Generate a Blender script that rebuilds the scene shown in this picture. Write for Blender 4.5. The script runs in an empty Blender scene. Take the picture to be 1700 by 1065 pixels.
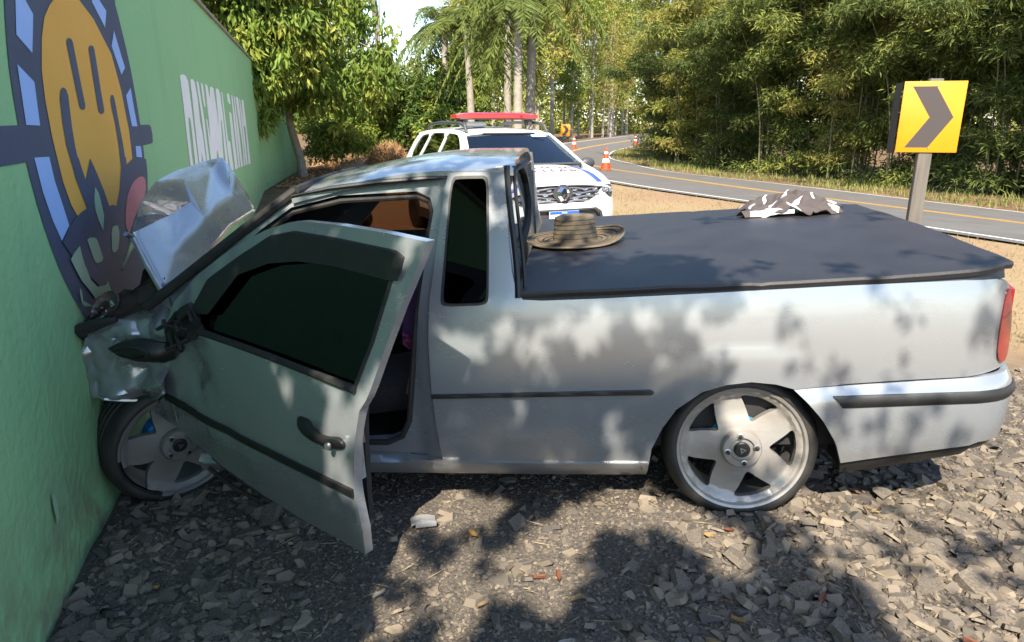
import bpy, bmesh, math, random
import numpy as np
from mathutils import Vector, Matrix, Euler
from mathutils.geometry import delaunay_2d_cdt
from mathutils import noise as mnoise
R_ = math.radians
random.seed(7)
rng = np.random.default_rng(11)
scene = bpy.context.scene

# ------------------------------------------------------------------ camera
cam_d = bpy.data.cameras.new('camera'); cam = bpy.data.objects.new('camera', cam_d)
scene.collection.objects.link(cam); scene.camera = cam
cam.location = (0, 0, 1.5)
cam.rotation_euler = (R_(90 - 15.988), 0, 0)
cam_d.sensor_width = 36.0; cam_d.lens = 24.353
cam_d.clip_start = .05; cam_d.clip_end = 2000

# ------------------------------------------------------------------ sky and sun
TOSUN = Vector((-.10, -.70, .78)).normalized()
SUN_EL = math.asin(TOSUN.z); SUN_AZ = math.atan2(TOSUN.x, TOSUN.y)
world = bpy.data.worlds.new('World'); scene.world = world; world.use_nodes = True
wn = world.node_tree.nodes; wl = world.node_tree.links
bg = wn['Background']; sky = wn.new('ShaderNodeTexSky'); sky.sky_type = 'NISHITA'
sky.sun_disc = False; sky.sun_elevation = SUN_EL; sky.sun_rotation = SUN_AZ
sky.air_density = 1.0; sky.dust_density = .4; sky.ozone_density = 1.0
wl.new(sky.outputs[0], bg.inputs[0]); bg.inputs[1].default_value = .115
sun_d = bpy.data.lights.new('sun', 'SUN'); sun_d.energy = 5.0; sun_d.angle = R_(.53); sun_d.color = (1, .90, .74)
sun = bpy.data.objects.new('sun', sun_d); scene.collection.objects.link(sun)
sun.rotation_euler = (-TOSUN).to_track_quat('-Z', 'Y').to_euler(); sun.location = (0, -10, 20)
scene.view_settings.view_transform = 'Standard'; scene.view_settings.look = 'None'
scene.view_settings.gamma = 1.0; scene.view_settings.use_curve_mapping = False
scene.view_settings.exposure = 1.62
scene.render.engine = 'CYCLES'

# ------------------------------------------------------------------ materials
def mat(name, col, rough=.6, metal=0., col2=None, nscale=8., ncon=.5, bump=0., bscale=60., coat=0., spec=.5,
        trans=0., alpha=1., island=0., translucent=0., emit=0., detail=4., coords='Object', stretch=None, ior=1.45):
    m = bpy.data.materials.new(name); m.use_nodes = True
    N = m.node_tree.nodes; L = m.node_tree.links; b = N['Principled BSDF']
    b.inputs['Roughness'].default_value = rough; b.inputs['Metallic'].default_value = metal
    b.inputs['Coat Weight'].default_value = coat; b.inputs['Coat Roughness'].default_value = .06
    b.inputs['Specular IOR Level'].default_value = spec
    b.inputs['Transmission Weight'].default_value = trans; b.inputs['IOR'].default_value = ior
    b.inputs['Base Color'].default_value = (*col, 1)
    tc = N.new('ShaderNodeTexCoord'); src = tc.outputs[coords]
    if stretch:
        mp = N.new('ShaderNodeMapping'); mp.inputs['Scale'].default_value = stretch; L.new(src, mp.inputs[0]); src = mp.outputs[0]
    out = None
    if col2 is not None:
        t = N.new('ShaderNodeTexNoise'); t.inputs['Scale'].default_value = nscale; t.inputs['Detail'].default_value = detail
        L.new(src, t.inputs['Vector'])
        r = N.new('ShaderNodeMapRange'); r.inputs[1].default_value = .5 - ncon / 2; r.inputs[2].default_value = .5 + ncon / 2
        L.new(t.outputs[0], r.inputs[0])
        mx = N.new('ShaderNodeMix'); mx.data_type = 'RGBA'; mx.inputs['A'].default_value = (*col, 1); mx.inputs['B'].default_value = (*col2, 1)
        fac = r.outputs[0]
        if island:
            g = N.new('ShaderNodeNewGeometry'); mm = N.new('ShaderNodeMix'); mm.inputs[0].default_value = island
            L.new(fac, mm.inputs[2]); L.new(g.outputs['Random Per Island'], mm.inputs[3]); fac = mm.outputs[0]
        L.new(fac, mx.inputs['Factor']); out = mx.outputs['Result']; L.new(out, b.inputs['Base Color'])
    if bump:
        t2 = N.new('ShaderNodeTexNoise'); t2.inputs['Scale'].default_value = bscale; t2.inputs['Detail'].default_value = 5
        L.new(src, t2.inputs['Vector'])
        bp = N.new('ShaderNodeBump'); bp.inputs['Strength'].default_value = 1; bp.inputs['Distance'].default_value = bump
        L.new(t2.outputs[0], bp.inputs['Height']); L.new(bp.outputs[0], b.inputs['Normal'])
    if translucent:
        tr = N.new('ShaderNodeBsdfTranslucent'); ms = N.new('ShaderNodeMixShader'); ms.inputs[0].default_value = translucent
        if out: L.new(out, tr.inputs[0])
        else: tr.inputs[0].default_value = (*col, 1)
        o = N['Material Output']; L.new(b.outputs[0], ms.inputs[1]); L.new(tr.outputs[0], ms.inputs[2]); L.new(ms.outputs[0], o.inputs[0])
    if emit:
        b.inputs['Emission Color'].default_value = (*col, 1); b.inputs['Emission Strength'].default_value = emit
    return m

def tinted_glass(name, tint, gloss=.5, rough=.03):
    """window pane: darkened see-through glass with a clear reflection"""
    m = bpy.data.materials.new(name); m.use_nodes = True
    N = m.node_tree.nodes; L = m.node_tree.links; N.remove(N['Principled BSDF'])
    t = N.new('ShaderNodeBsdfTransparent'); t.inputs[0].default_value = (*tint, 1)
    g = N.new('ShaderNodeBsdfGlossy'); g.inputs['Roughness'].default_value = rough; g.inputs[0].default_value = (.9, .95, 1, 1)
    f = N.new('ShaderNodeFresnel'); f.inputs[0].default_value = 1.5
    mu = N.new('ShaderNodeMath'); mu.operation = 'MULTIPLY'; mu.inputs[1].default_value = gloss * 2; mu.use_clamp = True
    ms = N.new('ShaderNodeMixShader'); L.new(f.outputs[0], mu.inputs[0]); L.new(mu.outputs[0], ms.inputs[0])
    L.new(t.outputs[0], ms.inputs[1]); L.new(g.outputs[0], ms.inputs[2]); L.new(ms.outputs[0], N['Material Output'].inputs[0])
    return m

def car_paint(name, c, c2, metal, rough, dirt=(.20, .16, .12), dirt_amt=.35, dirt_top=.45):
    """clear-coated paint with road dust that thickens low down on the panels and scattered smears"""
    m = mat(name, c, rough, metal, c2, 3., .6, coat=.6, coords='Object')
    N = m.node_tree.nodes; L = m.node_tree.links; b = N['Principled BSDF']
    base = b.inputs['Base Color'].links[0].from_socket
    tc = N.new('ShaderNodeTexCoord')
    mp = N.new('ShaderNodeMapping'); mp.inputs['Scale'].default_value = (1.2, 1.2, 3.); L.new(tc.outputs['Object'], mp.inputs[0])
    n = N.new('ShaderNodeTexNoise'); n.inputs['Scale'].default_value = 3.5; n.inputs['Detail'].default_value = 8; n.inputs['Roughness'].default_value = .65
    L.new(mp.outputs[0], n.inputs['Vector'])
    sx = N.new('ShaderNodeSeparateXYZ'); L.new(tc.outputs['Object'], sx.inputs[0])
    h = N.new('ShaderNodeMapRange'); h.inputs[1].default_value = dirt_top; h.inputs[2].default_value = .1; h.inputs[3].default_value = 0; h.inputs[4].default_value = .35
    L.new(sx.outputs['Z'], h.inputs[0])
    ad = N.new('ShaderNodeMath'); ad.operation = 'ADD'; L.new(n.outputs[0], ad.inputs[0]); L.new(h.outputs[0], ad.inputs[1])
    r = N.new('ShaderNodeMapRange'); r.inputs[1].default_value = .52; r.inputs[2].default_value = .95; r.inputs[4].default_value = dirt_amt * 2
    r.clamp = True; L.new(ad.outputs[0], r.inputs[0])
    mx = N.new('ShaderNodeMix'); mx.data_type = 'RGBA'; L.new(r.outputs[0], mx.inputs['Factor']); L.new(base, mx.inputs['A'])
    mx.inputs['B'].default_value = (*dirt, 1); L.new(mx.outputs['Result'], b.inputs['Base Color'])
    sc = N.new('ShaderNodeMapping'); sc.inputs['Scale'].default_value = (1.4, 1.4, 38.); sc.inputs['Rotation'].default_value = (0, .03, 0); L.new(tc.outputs['Object'], sc.inputs[0])
    s1 = N.new('ShaderNodeTexNoise'); s1.inputs['Scale'].default_value = 6.; s1.inputs['Detail'].default_value = 9; s1.inputs['Roughness'].default_value = .75; L.new(sc.outputs[0], s1.inputs['Vector'])
    s2 = N.new('ShaderNodeMapRange'); s2.inputs[1].default_value = .66; s2.inputs[2].default_value = .72; s2.inputs[4].default_value = .55; L.new(s1.outputs[0], s2.inputs[0])
    mx2 = N.new('ShaderNodeMix'); mx2.data_type = 'RGBA'; L.new(s2.outputs[0], mx2.inputs['Factor']); L.new(mx.outputs['Result'], mx2.inputs['A']); mx2.inputs['B'].default_value = (.30, .24, .20, 1)
    L.new(mx2.outputs['Result'], b.inputs['Base Color'])
    rr = N.new('ShaderNodeMapRange'); rr.inputs[3].default_value = rough; rr.inputs[4].default_value = .7; L.new(r.outputs[0], rr.inputs[0])
    L.new(rr.outputs[0], b.inputs['Roughness'])
    return m

M = {}
M['silver'] = car_paint('silver_paint', (.285, .305, .33), (.25, .27, .295), .52, .24, dirt_amt=.22)
M['silver_dark'] = mat('silver_jamb', (.30, .32, .34), .4, .4, (.24, .26, .28), 6)
M['black_plastic'] = mat('black_plastic', (.009, .009, .010), .42, 0, (.016, .016, .016), 30, .5, bump=.0006, bscale=300)
M['rubber'] = mat('rubber', (.010, .010, .010), .7, 0, (.020, .019, .018), 14, .4, bump=.002, bscale=40)
M['tyre'] = mat('tyre_rubber', (.009, .009, .010), .6, 0, (.030, .027, .024), 9, .4, bump=.001, bscale=120)
M['vinyl'] = mat('black_vinyl', (.015, .015, .018), .46, 0, (.026, .025, .028), 5, .6, bump=.0012, bscale=420)
M['rim'] = car_paint('rim_paint', (.40, .40, .40), (.34, .335, .33), .5, .33, dirt_amt=.3, dirt_top=-5)
M['rim_dark'] = mat('rim_barrel', (.20, .20, .21), .5, .5, (.12, .12, .12), 12)
M['steel'] = mat('steel', (.45, .45, .46), .35, .9, (.3, .29, .28), 20)
M['chrome'] = mat('chrome', (.75, .76, .78), .12, 1., (.6, .6, .62), 9)
M['blue_drum'] = mat('blue_drum', (.012, .22, .50), .45, 0, (.01, .15, .36), 9)
M['tail_red'] = mat('tail_red', (.20, .006, .008), .2, 0, (.14, .006, .008), 30, coat=1)
M['interior'] = mat('interior_black', (.012, .012, .013), .8, 0, (.02, .02, .02), 20)
M['seat'] = mat('seat_cloth', (.016, .015, .018), .9, 0, (.028, .026, .03), 60, bump=.002, bscale=300)
M['tan'] = mat('tan_panel', (.16, .11, .08), .8, 0, (.12, .085, .06), 20)
M['purple'] = mat('purple_cloth', (.05, .02, .075), .9, 0, (.08, .03, .10), 8, bump=.004, bscale=20)
M['pinkcloth'] = mat('pink_cloth', (.25, .05, .14), .9, 0, (.18, .03, .10), 8)
M['dark_glass'] = tinted_glass('dark_window_film', (.014, .013, .013), .38)
M['clear_glass'] = tinted_glass('windscreen_glass', (.62, .70, .66), .5)
M['brown_glass'] = tinted_glass('tinted_side_glass', (.34, .26, .22), .35)
M['gore'] = mat('broken_metal', (.09, .08, .075), .6, .5, (.16, .13, .11), 30, bump=.004, bscale=50)
M['engine'] = mat('engine_grime', (.020, .018, .016), .8, .2, (.05, .04, .03), 14, bump=.01, bscale=25)

# ------------------------------------------------------------------ mesh helpers
def link(o): scene.collection.objects.link(o); return o
def mk(name, verts, faces, material, parent=None, smooth=True, angle=38):
    me = bpy.data.meshes.new(name); me.from_pydata([tuple(map(float, v)) for v in verts], [], faces); me.update()
    if smooth:
        me.polygons.foreach_set('use_smooth', [True] * len(me.polygons)); me.set_sharp_from_angle(angle=R_(angle))
    o = bpy.data.objects.new(name, me); link(o)
    if material is not None: me.materials.append(material)
    if parent is not None: o.parent = parent
    return o
def tag(o, label=None, cat=None, group=None, kind=None):
    for k, v in (('label', label), ('category', cat), ('group', group), ('kind', kind)):
        if v: o[k] = v
    return o
def empty(name, loc=(0, 0, 0), rz=0., mtx=None):
    o = bpy.data.objects.new(name, None); o.empty_display_size = .2; link(o)
    if mtx is not None: o.matrix_world = mtx
    else: o.location = loc; o.rotation_euler = (0, 0, rz)
    return o
def copy_tree(o, parent=None):
    c = o.copy(); link(c); c.parent = parent
    for ch in list(o.children): copy_tree(ch, c)
    return c
class MB:
    """collects primitive shapes into one mesh"""
    def __init__(s): s.v = []; s.f = []
    def add(s, v, f):
        n = len(s.v); s.v += [tuple(p) for p in v]; s.f += [tuple(i + n for i in q) for q in f]; return s
    def box(s, c, d, rot=None, bev=0.):
        hx, hy, hz = d[0] / 2, d[1] / 2, d[2] / 2
        if bev <= 0:
            p = [(x, y, z) for z in (-hz, hz) for y in (-hy, hy) for x in (-hx, hx)]
            f = [(0, 2, 3, 1), (4, 5, 7, 6), (0, 1, 5, 4), (2, 6, 7, 3), (0, 4, 6, 2), (1, 3, 7, 5)]
        else:
            b = min(bev, hx * .98, hy * .98, hz * .98); bm = bmesh.new(); bmesh.ops.create_cube(bm, size=1)
            for q in bm.verts: q.co = Vector((q.co.x * 2 * hx, q.co.y * 2 * hy, q.co.z * 2 * hz))
            bmesh.ops.bevel(bm, geom=bm.edges[:], offset=b, segments=2, profile=.5, affect='EDGES')
            bm.verts.index_update(); p = [tuple(q.co) for q in bm.verts]; f = [tuple(q.index for q in k.verts) for k in bm.faces]; bm.free()
        if rot is not None:
            m = Euler(rot).to_matrix(); p = [tuple(m @ Vector(q)) for q in p]
        return s.add([(q[0] + c[0], q[1] + c[1], q[2] + c[2]) for q in p], f)
    def tube(s, path, r, n=8, cap=True, flat=1.):
        P = [Vector(q) for q in path]; rs = r if hasattr(r, '__len__') else [r] * len(P); v = []; f = []
        up = Vector((0, 0, 1)); prev = None
        for i, p in enumerate(P):
            t = (P[min(i + 1, len(P) - 1)] - P[max(i - 1, 0)]).normalized()
            a = (prev - t * prev.dot(t)) if prev is not None else (up if abs(t.z) < .95 else Vector((1, 0, 0))).cross(t)
            a = a.normalized(); b = t.cross(a); prev = a
            for k in range(n):
                an = 2 * math.pi * k / n; v.append(tuple(p + (a * math.cos(an) + b * math.sin(an) * flat) * rs[i]))
        for i in range(len(P) - 1):
            for k in range(n): f.append((i * n + k, i * n + (k + 1) % n, (i + 1) * n + (k + 1) % n, (i + 1) * n + k))
        if cap: f.append(tuple(range(n - 1, -1, -1))); f.append(tuple((len(P) - 1) * n + k for k in range(n)))
        return s.add(v, f)
    def lathe(s, prof, n=48, a0=0., a1=2 * math.pi, c=(0, 0, 0)):
        """profile of (radius, y): revolved round the Y axis"""
        full = abs(a1 - a0 - 2 * math.pi) < 1e-6; m = n if full else n + 1; v = []; f = []
        for r, y in prof:
            for k in range(m):
                an = a0 + (a1 - a0) * k / n; v.append((c[0] + r * math.cos(an), c[1] + y, c[2] + r * math.sin(an)))
        for i in range(len(prof) - 1):
            for k in range(n): k2 = (k + 1) % m; f.append((i * m + k, i * m + k2, (i + 1) * m + k2, (i + 1) * m + k))
        return s.add(v, f)
    def grid(s, fn, nu, nv, flip=False):
        v = [fn(i / nu, j / nv) for j in range(nv + 1) for i in range(nu + 1)]; f = []
        for j in range(nv):
            for i in range(nu):
                a = j * (nu + 1) + i; q = (a, a + 1, a + nu + 2, a + nu + 1); f.append(q[::-1] if flip else q)
        return s.add(v, f)
    def sheet(s, fn, nu, nv, off):
        """grid closed with a back side shifted by the vector off"""
        n = len(s.v); w = nu + 1; s.grid(fn, nu, nv); k = len(s.v) - n
        s.v += [tuple(p[i] + off[i] for i in range(3)) for p in s.v[n:n + k]]
        for j in range(nv):
            for i in range(nu): a = n + k + j * w + i; s.f.append((a, a + w, a + w + 1, a + 1))
        b = [i for i in range(w)] + [j * w + nu for j in range(1, nv + 1)] + [nv * w + i for i in range(nu - 1, -1, -1)] + [j * w for j in range(nv - 1, 0, -1)]
        for i in range(len(b)): a, c = b[i] + n, b[(i + 1) % len(b)] + n; s.f.append((c, a, a + k, c + k))
        return s
    def ell(s, c, r, nu=14, nv=9):
        v = []; f = []
        for j in range(nv + 1):
            th = math.pi * j / nv
            for i in range(nu): ph = 2 * math.pi * i / nu; v.append((c[0] + r[0] * math.sin(th) * math.cos(ph), c[1] + r[1] * math.sin(th) * math.sin(ph), c[2] + r[2] * math.cos(th)))
        for j in range(nv):
            for i in range(nu): f.append((j * nu + i, (j + 1) * nu + i, (j + 1) * nu + (i + 1) % nu, j * nu + (i + 1) % nu))
        return s.add(v, f)
    def map(s, fn): s.v = [tuple(fn(*p)) for p in s.v]; return s
    def build(s, name, material, parent=None, smooth=True, angle=38): return mk(name, s.v, s.f, material, parent, smooth, angle)

def dens(poly, step, closed=True):
    out = []; n = len(poly)
    for i in range(n if closed else n - 1):
        a, b = poly[i], poly[(i + 1) % n]; d = math.hypot(b[0] - a[0], b[1] - a[1]); k = max(1, int(math.ceil(d / step)))
        for j in range(k): t = j / k; out.append((a[0] + (b[0] - a[0]) * t, a[1] + (b[1] - a[1]) * t))
    if not closed: out.append(tuple(poly[-1]))
    return out
def smooth_poly(poly, it=2):
    for _ in range(it):
        o = []
        for i in range(len(poly)):
            a, b = poly[i], poly[(i + 1) % len(poly)]
            o += [(a[0] * .75 + b[0] * .25, a[1] * .75 + b[1] * .25), (a[0] * .25 + b[0] * .75, a[1] * .25 + b[1] * .75)]
        poly = o
    return poly
def inside(P, poly):
    """vectorised point in polygon, P is N x 2"""
    P = np.asarray(P, float); x, y = P[:, 0], P[:, 1]; r = np.zeros(len(P), bool); q = np.asarray(poly, float); n = len(q); j = n - 1
    for i in range(n):
        xi, yi = q[i]; xj, yj = q[j]
        if yi != yj:
            c = ((yi > y) != (yj > y)) & (x < (xj - xi) * (y - yi) / (yj - yi) + xi); r ^= c
        j = i
    return r
def panel(outline, holes, f, th, step=.05, inward=(0, 1, 0), dens_out=True):
    """a sheet-metal panel: 2-D outline with holes, meshed and lifted by f(a, b) to 3-D, with a real thickness"""
    loops = [dens(outline, step) if dens_out else list(outline)] + [dens(h, step) if dens_out else list(h) for h in holes]
    pts = []; edges = []
    for lp in loops:
        n0 = len(pts); pts += lp; edges += [(n0 + i, n0 + (i + 1) % len(lp)) for i in range(len(lp))]
    B = np.array(pts); x0, y0 = B[:len(loops[0])].min(0); x1, y1 = B[:len(loops[0])].max(0)
    gx, gy = np.meshgrid(np.arange(x0 + step * .5, x1, step), np.arange(y0 + step * .5, y1, step)); gx[1::2] += step * .35
    G = np.c_[gx.ravel(), gy.ravel()]
    if len(G):
        ok = inside(G, loops[0])
        for h in loops[1:]: ok &= ~inside(G, h)
        G = G[ok]
    if len(G):
        d = np.min(np.hypot(G[:, None, 0] - B[None, :, 0], G[:, None, 1] - B[None, :, 1]), axis=1); G = G[d > step * .45]
    pts = [Vector(p) for p in pts] + [Vector(p) for p in G.tolist()]
    vo, _, fo, *_ = delaunay_2d_cdt(pts, edges, [], 0, 1e-6)
    V = np.array([(p.x, p.y) for p in vo]); T = np.array([t for t in fo if len(t) == 3])
    c = V[T].mean(1); ok = inside(c, loops[0])
    for h in loops[1:]: ok &= ~inside(c, h)
    T = T[ok]
    v3 = [Vector(f(a, b)) for a, b in V]; iw = Vector(inward)
    n = Vector((0, 0, 0))
    for t in T[:: max(1, len(T) // 60)]: n += (v3[t[1]] - v3[t[0]]).cross(v3[t[2]] - v3[t[0]])
    if n.dot(iw) > 0: T = T[:, ::-1]
    fr = [tuple(int(i) for i in t) for t in T]; k = len(v3)
    if not th: return [tuple(p) for p in v3], fr
    vv = [tuple(p) for p in v3] + [tuple(p + iw * th) for p in v3]
    cnt = {}
    for t in fr:
        for i in range(3):
            e = (t[i], t[(i + 1) % 3]); cnt[e] = 1
    side = [(b, a, a + k, b + k) for (a, b) in cnt if (b, a) not in cnt]
    return vv, fr + [(t[2] + k, t[1] + k, t[0] + k) for t in fr] + side
def pmk(name, outline, holes, f, th, material, parent=None, step=.05, inward=(0, 1, 0), angle=38):
    v, fc = panel(outline, holes, f, th, step, inward); return mk(name, v, fc, material, parent, True, angle)
def sstep(a, b, x): t = min(1, max(0, (x - a) / (b - a))); return t * t * (3 - 2 * t)
def nz(*p, s=1.): return mnoise.noise(Vector([q * s for q in p] + [0] * (3 - len(p))))

# ================================================================== ground, road, wall
def catmull(P, n):
    P = [np.array(p, float) for p in P]; P = [2 * P[0] - P[1]] + P + [2 * P[-1] - P[-2]]; out = []
    for i in range(1, len(P) - 2):
        for k in range(12):
            t = k / 12; a, b, c, d = P[i - 1:i + 3]
            out.append(.5 * (2 * b + (c - a) * t + (2 * a - 5 * b + 4 * c - d) * t * t + (3 * b - a - 3 * c + d) * t ** 3))
    out.append(P[-2]); out = np.array(out); s = np.r_[0, np.cumsum(np.hypot(*np.diff(out[:, :2], axis=0).T))]
    q = np.linspace(0, s[-1], n); return np.c_[np.interp(q, s, out[:, 0]), np.interp(q, s, out[:, 1])]
NR = 160
OUT = catmull([(19, -14), (12.5, -1), (10, 5), (7.776, 10.44), (5.62, 15.63), (3.19, 21.28), (1.2, 29), (0, 38), (.9, 50), (5.35, 65.5), (11.9, 86.6), (21, 114), (33, 145)], NR)
INN = catmull([(27, -8), (20.5, 4), (17, 10.5), (13.65, 18.55), (10.555, 27.4), (7.74, 34.68), (7.0, 42.06), (6.7, 47.04), (7.45, 53.3), (9.2, 61.56), (13.68, 75.46), (17.76, 86), (30, 115), (42, 143)], NR)
# pair every outer sample with its nearest inner sample (monotone), so the ribs cross the road squarely
_j = 0; PI_ = []
for i in range(NR):
    d = np.hypot(*(INN[_j:] - OUT[i]).T); _j = _j + int(np.argmin(d)); PI_.append(_j)
PI_ = np.array(PI_, float); k = np.ones(15) / 15; PI_ = np.convolve(np.pad(PI_, 7, mode='edge'), k, 'valid')
INP = np.c_[np.interp(PI_, np.arange(NR), INN[:, 0]), np.interp(PI_, np.arange(NR), INN[:, 1])]
Z_OUT, Z_INN = -.25, -.80
def road_v(x, y):
    x = np.atleast_1d(np.asarray(x, float)); y = np.atleast_1d(np.asarray(y, float)); v = np.zeros(len(x)); MID = (OUT + INP) / 2
    for s in range(0, len(x), 20000):
        e = slice(s, s + 20000); d = (x[e, None] - MID[None, :, 0]) ** 2 + (y[e, None] - MID[None, :, 1]) ** 2; i = np.argmin(d, 1)
        w = INP[i] - OUT[i]; v[e] = ((x[e] - OUT[i, 0]) * w[:, 0] + (y[e] - OUT[i, 1]) * w[:, 1]) / (w ** 2).sum(1)
    return v
def ss(a, b, x): t = np.clip((x - a) / (b - a), 0, 1); return t * t * (3 - 2 * t)
def fnoise(x, y, s, seed=0):
    """cheap smooth value noise built from sines"""
    r = np.random.default_rng(seed); o = np.zeros_like(x)
    for k in range(6):
        a = r.uniform(0, 6.28); f = s * r.uniform(.6, 1.8); o += np.sin((x * math.cos(a) + y * math.sin(a)) * f + r.uniform(0, 6.28))
    return o / 6
def zground(x, y):
    x = np.atleast_1d(np.asarray(x, float)); y = np.atleast_1d(np.asarray(y, float))
    pad = -.02 + np.clip(.055 * (x - .93), -.17, .0) + .012 * fnoise(x, y, 5, 3) + .008 * fnoise(x, y, 16, 4)
    # gravel pushed up round the rear tyre and against the wall
    pad += .045 * np.exp(-(((x - .52) / .16) ** 2 + ((y - 2.46) / .14) ** 2)) + .03 * np.exp(-(((x - 1.3) / .2) ** 2 + ((y - 2.38) / .14) ** 2))
    pad += .05 * np.exp(-(((x + 1.45) / .22) ** 2 + ((y - 2.42) / .16) ** 2))
    far = -.31 + .03 * fnoise(x, y, .35, 5)
    t = ss(3.3, 7.5, y + np.maximum(0, x - 2.5) * .6); z = pad * (1 - t) + far * t
    v = road_v(x, y); zr = Z_OUT + (Z_INN - Z_OUT) * np.clip(v, 0, 1) - .018
    k = ss(-.30, -.02, v); z = z * (1 - k) + zr * k
    over = np.clip(v - 1, 0, 40); z = np.where(v > 1, Z_INN - .03 + .05 * np.minimum(over, 6) + .05 * fnoise(x, y, .7, 8) * ss(1, 1.3, v), z)
    return z
def axis(a, b, step, lo, hi, g=1.10):
    c = list(np.arange(a, b, step)); s = step; p = c[-1]
    while p < hi: s *= g; p += s; c.append(p)
    s = step; p = c[0]; q = []
    while p > lo: s *= g; p -= s; q.append(p)
    return np.array(q[::-1] + c)
gx = axis(-2.3, 3.4, .035, -400, 400); gy = axis(1.0, 4.2, .035, -120, 700)
GX, GY = np.meshgrid(gx, gy); X, Y = GX.ravel(), GY.ravel(); Z = zground(X, Y)
def np_mesh(name, V, F, material, parent=None, smooth=False):
    """fast mesh from arrays: V n x 3, F m x k"""
    me = bpy.data.meshes.new(name); V = np.ascontiguousarray(V, np.float32); F = np.ascontiguousarray(F, np.int32); m, k = F.shape
    me.vertices.add(len(V)); me.vertices.foreach_set('co', V.ravel()); me.loops.add(m * k); me.loops.foreach_set('vertex_index', F.ravel())
    me.polygons.add(m); me.polygons.foreach_set('loop_start', np.arange(0, m * k, k, dtype=np.int32)); me.polygons.foreach_set('loop_total', np.full(m, k, np.int32))
    me.polygons.foreach_set('use_smooth', np.full(m, smooth)); me.update(calc_edges=True)
    o = bpy.data.objects.new(name, me); link(o)
    if material is not None: me.materials.append(material)
    if parent is not None: o.parent = parent
    return o
nx, ny = len(gx), len(gy); ii = (np.arange(ny - 1)[:, None] * nx + np.arange(nx - 1)[None, :]).ravel()
ground = np_mesh('ground', np.c_[X, Y, Z], np.c_[ii, ii + 1, ii + nx + 1, ii + nx], None, smooth=True)
tag(ground, kind='structure')
RV = road_v(X, Y)
gravel = 1 - ss(3.6, 5.2, Y + .4 * fnoise(X, Y, 1.2, 21)); gravel *= 1 - ss(3.2, 5.5, X); gravel *= ss(-.3, .6, Y)  # gravel stops behind the viewer; unseen paler soil put there to bounce light
dryg = ss(.1, .6, .45 + .55 * fnoise(X, Y, 1.1, 22)) * (1 - gravel)
litter = np.where((RV > 1.0) | (X < -4) | (Y > 24), 1., 0.) * (1 - gravel)
att = ground.data.color_attributes.new('zone', 'FLOAT_COLOR', 'POINT')
att.data.foreach_set('color', np.c_[gravel, dryg, litter, np.ones(len(X))].astype(np.float32).ravel())
def ground_material():
    m = bpy.data.materials.new('ground_soil'); m.use_nodes = True; N = m.node_tree.nodes; L = m.node_tree.links; b = N['Principled BSDF']
    b.inputs['Roughness'].default_value = .95; b.inputs['Specular IOR Level'].default_value = .2
    a = N.new('ShaderNodeVertexColor'); a.layer_name = 'zone'; sp = N.new('ShaderNodeSeparateColor'); L.new(a.outputs[0], sp.inputs[0])
    tc = N.new('ShaderNodeTexCoord')
    def noise(s, d=6, r=.6):
        t = N.new('ShaderNodeTexNoise'); t.inputs['Scale'].default_value = s; t.inputs['Detail'].default_value = d; t.inputs['Roughness'].default_value = r
        L.new(tc.outputs['Object'], t.inputs['Vector']); return t.outputs[0]
    def ramp(s, c0, c1, lo=.35, hi=.65):
        r = N.new('ShaderNodeValToRGB'); r.color_ramp.elements[0].position = lo; r.color_ramp.elements[1].position = hi
        r.color_ramp.elements[0].color = (*c0, 1); r.color_ramp.elements[1].color = (*c1, 1); L.new(s, r.inputs[0]); return r.outputs[0]
    def mix(f, A, B):
        x = N.new('ShaderNodeMix'); x.data_type = 'RGBA'
        L.new(f, x.inputs['Factor']); L.new(A, x.inputs['A']); L.new(B, x.inputs['B']); return x.outputs['Result']
    soil = ramp(noise(9), (.185, .115, .070), (.25, .17, .11))
    dry = ramp(noise(30), (.20, .145, .080), (.27, .205, .12))
    grav = ramp(noise(70, 8, .75), (.035, .035, .038), (.17, .14, .105), .36, .70)
    lit = ramp(noise(3.2, 10, .7), (.060, .042, .024), (.19, .12, .062))
    c = mix(sp.outputs[1], soil, dry); c = mix(sp.outputs[2], c, lit); c = mix(sp.outputs[0], c, grav); L.new(c, b.inputs['Base Color'])
    bp = N.new('ShaderNodeBump'); bp.inputs['Distance'].default_value = .012; L.new(noise(55, 8, .7), bp.inputs['Height']); L.new(bp.outputs[0], b.inputs['Normal'])
    return m
ground.data.materials.append(ground_material())

# ---- road with its painted lines
M['asphalt'] = mat('asphalt', (.075, .072, .070), .85, 0, (.115, .11, .105), 1.6, .6, bump=.004, bscale=90, detail=9)
M['road_white'] = mat('worn_white_paint', (.62, .60, .56), .7, 0, (.40, .38, .35), 7, .5)
M['road_yellow'] = mat('worn_yellow_paint', (.55, .30, .035), .7, 0, (.40, .24, .06), 7, .5)
def ribbon(name, v0, v1, lift, material, nv=1, parent=None, jag=0.):
    V = []; nvv = nv + 1
    for i in range(NR):
        for j in range(nvv):
            v = v0 + (v1 - v0) * j / nv; p = OUT[i] * (1 - v) + INP[i] * v; V.append((p[0], p[1], Z_OUT + (Z_INN - Z_OUT) * v + lift))
    ix = (np.arange(NR - 1)[:, None] * nvv + np.arange(nv)[None, :]).ravel()
    return np_mesh(name, np.array(V), np.c_[ix, ix + 1, ix + nvv + 1, ix + nvv], material, parent, True)
road = tag(ribbon('road', -.03, 1.03, .0, M['asphalt'], 10), kind='structure')
ribbon('edge_line', .012, .030, .005, M['road_white'], 1, road); ribbon('edge_line', .968, .986, .005, M['road_white'], 1, road)
ribbon('centre_line', .478, .493, .005, M['road_yellow'], 1, road); ribbon('centre_line', .507, .522, .005, M['road_yellow'], 1, road)

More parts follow.
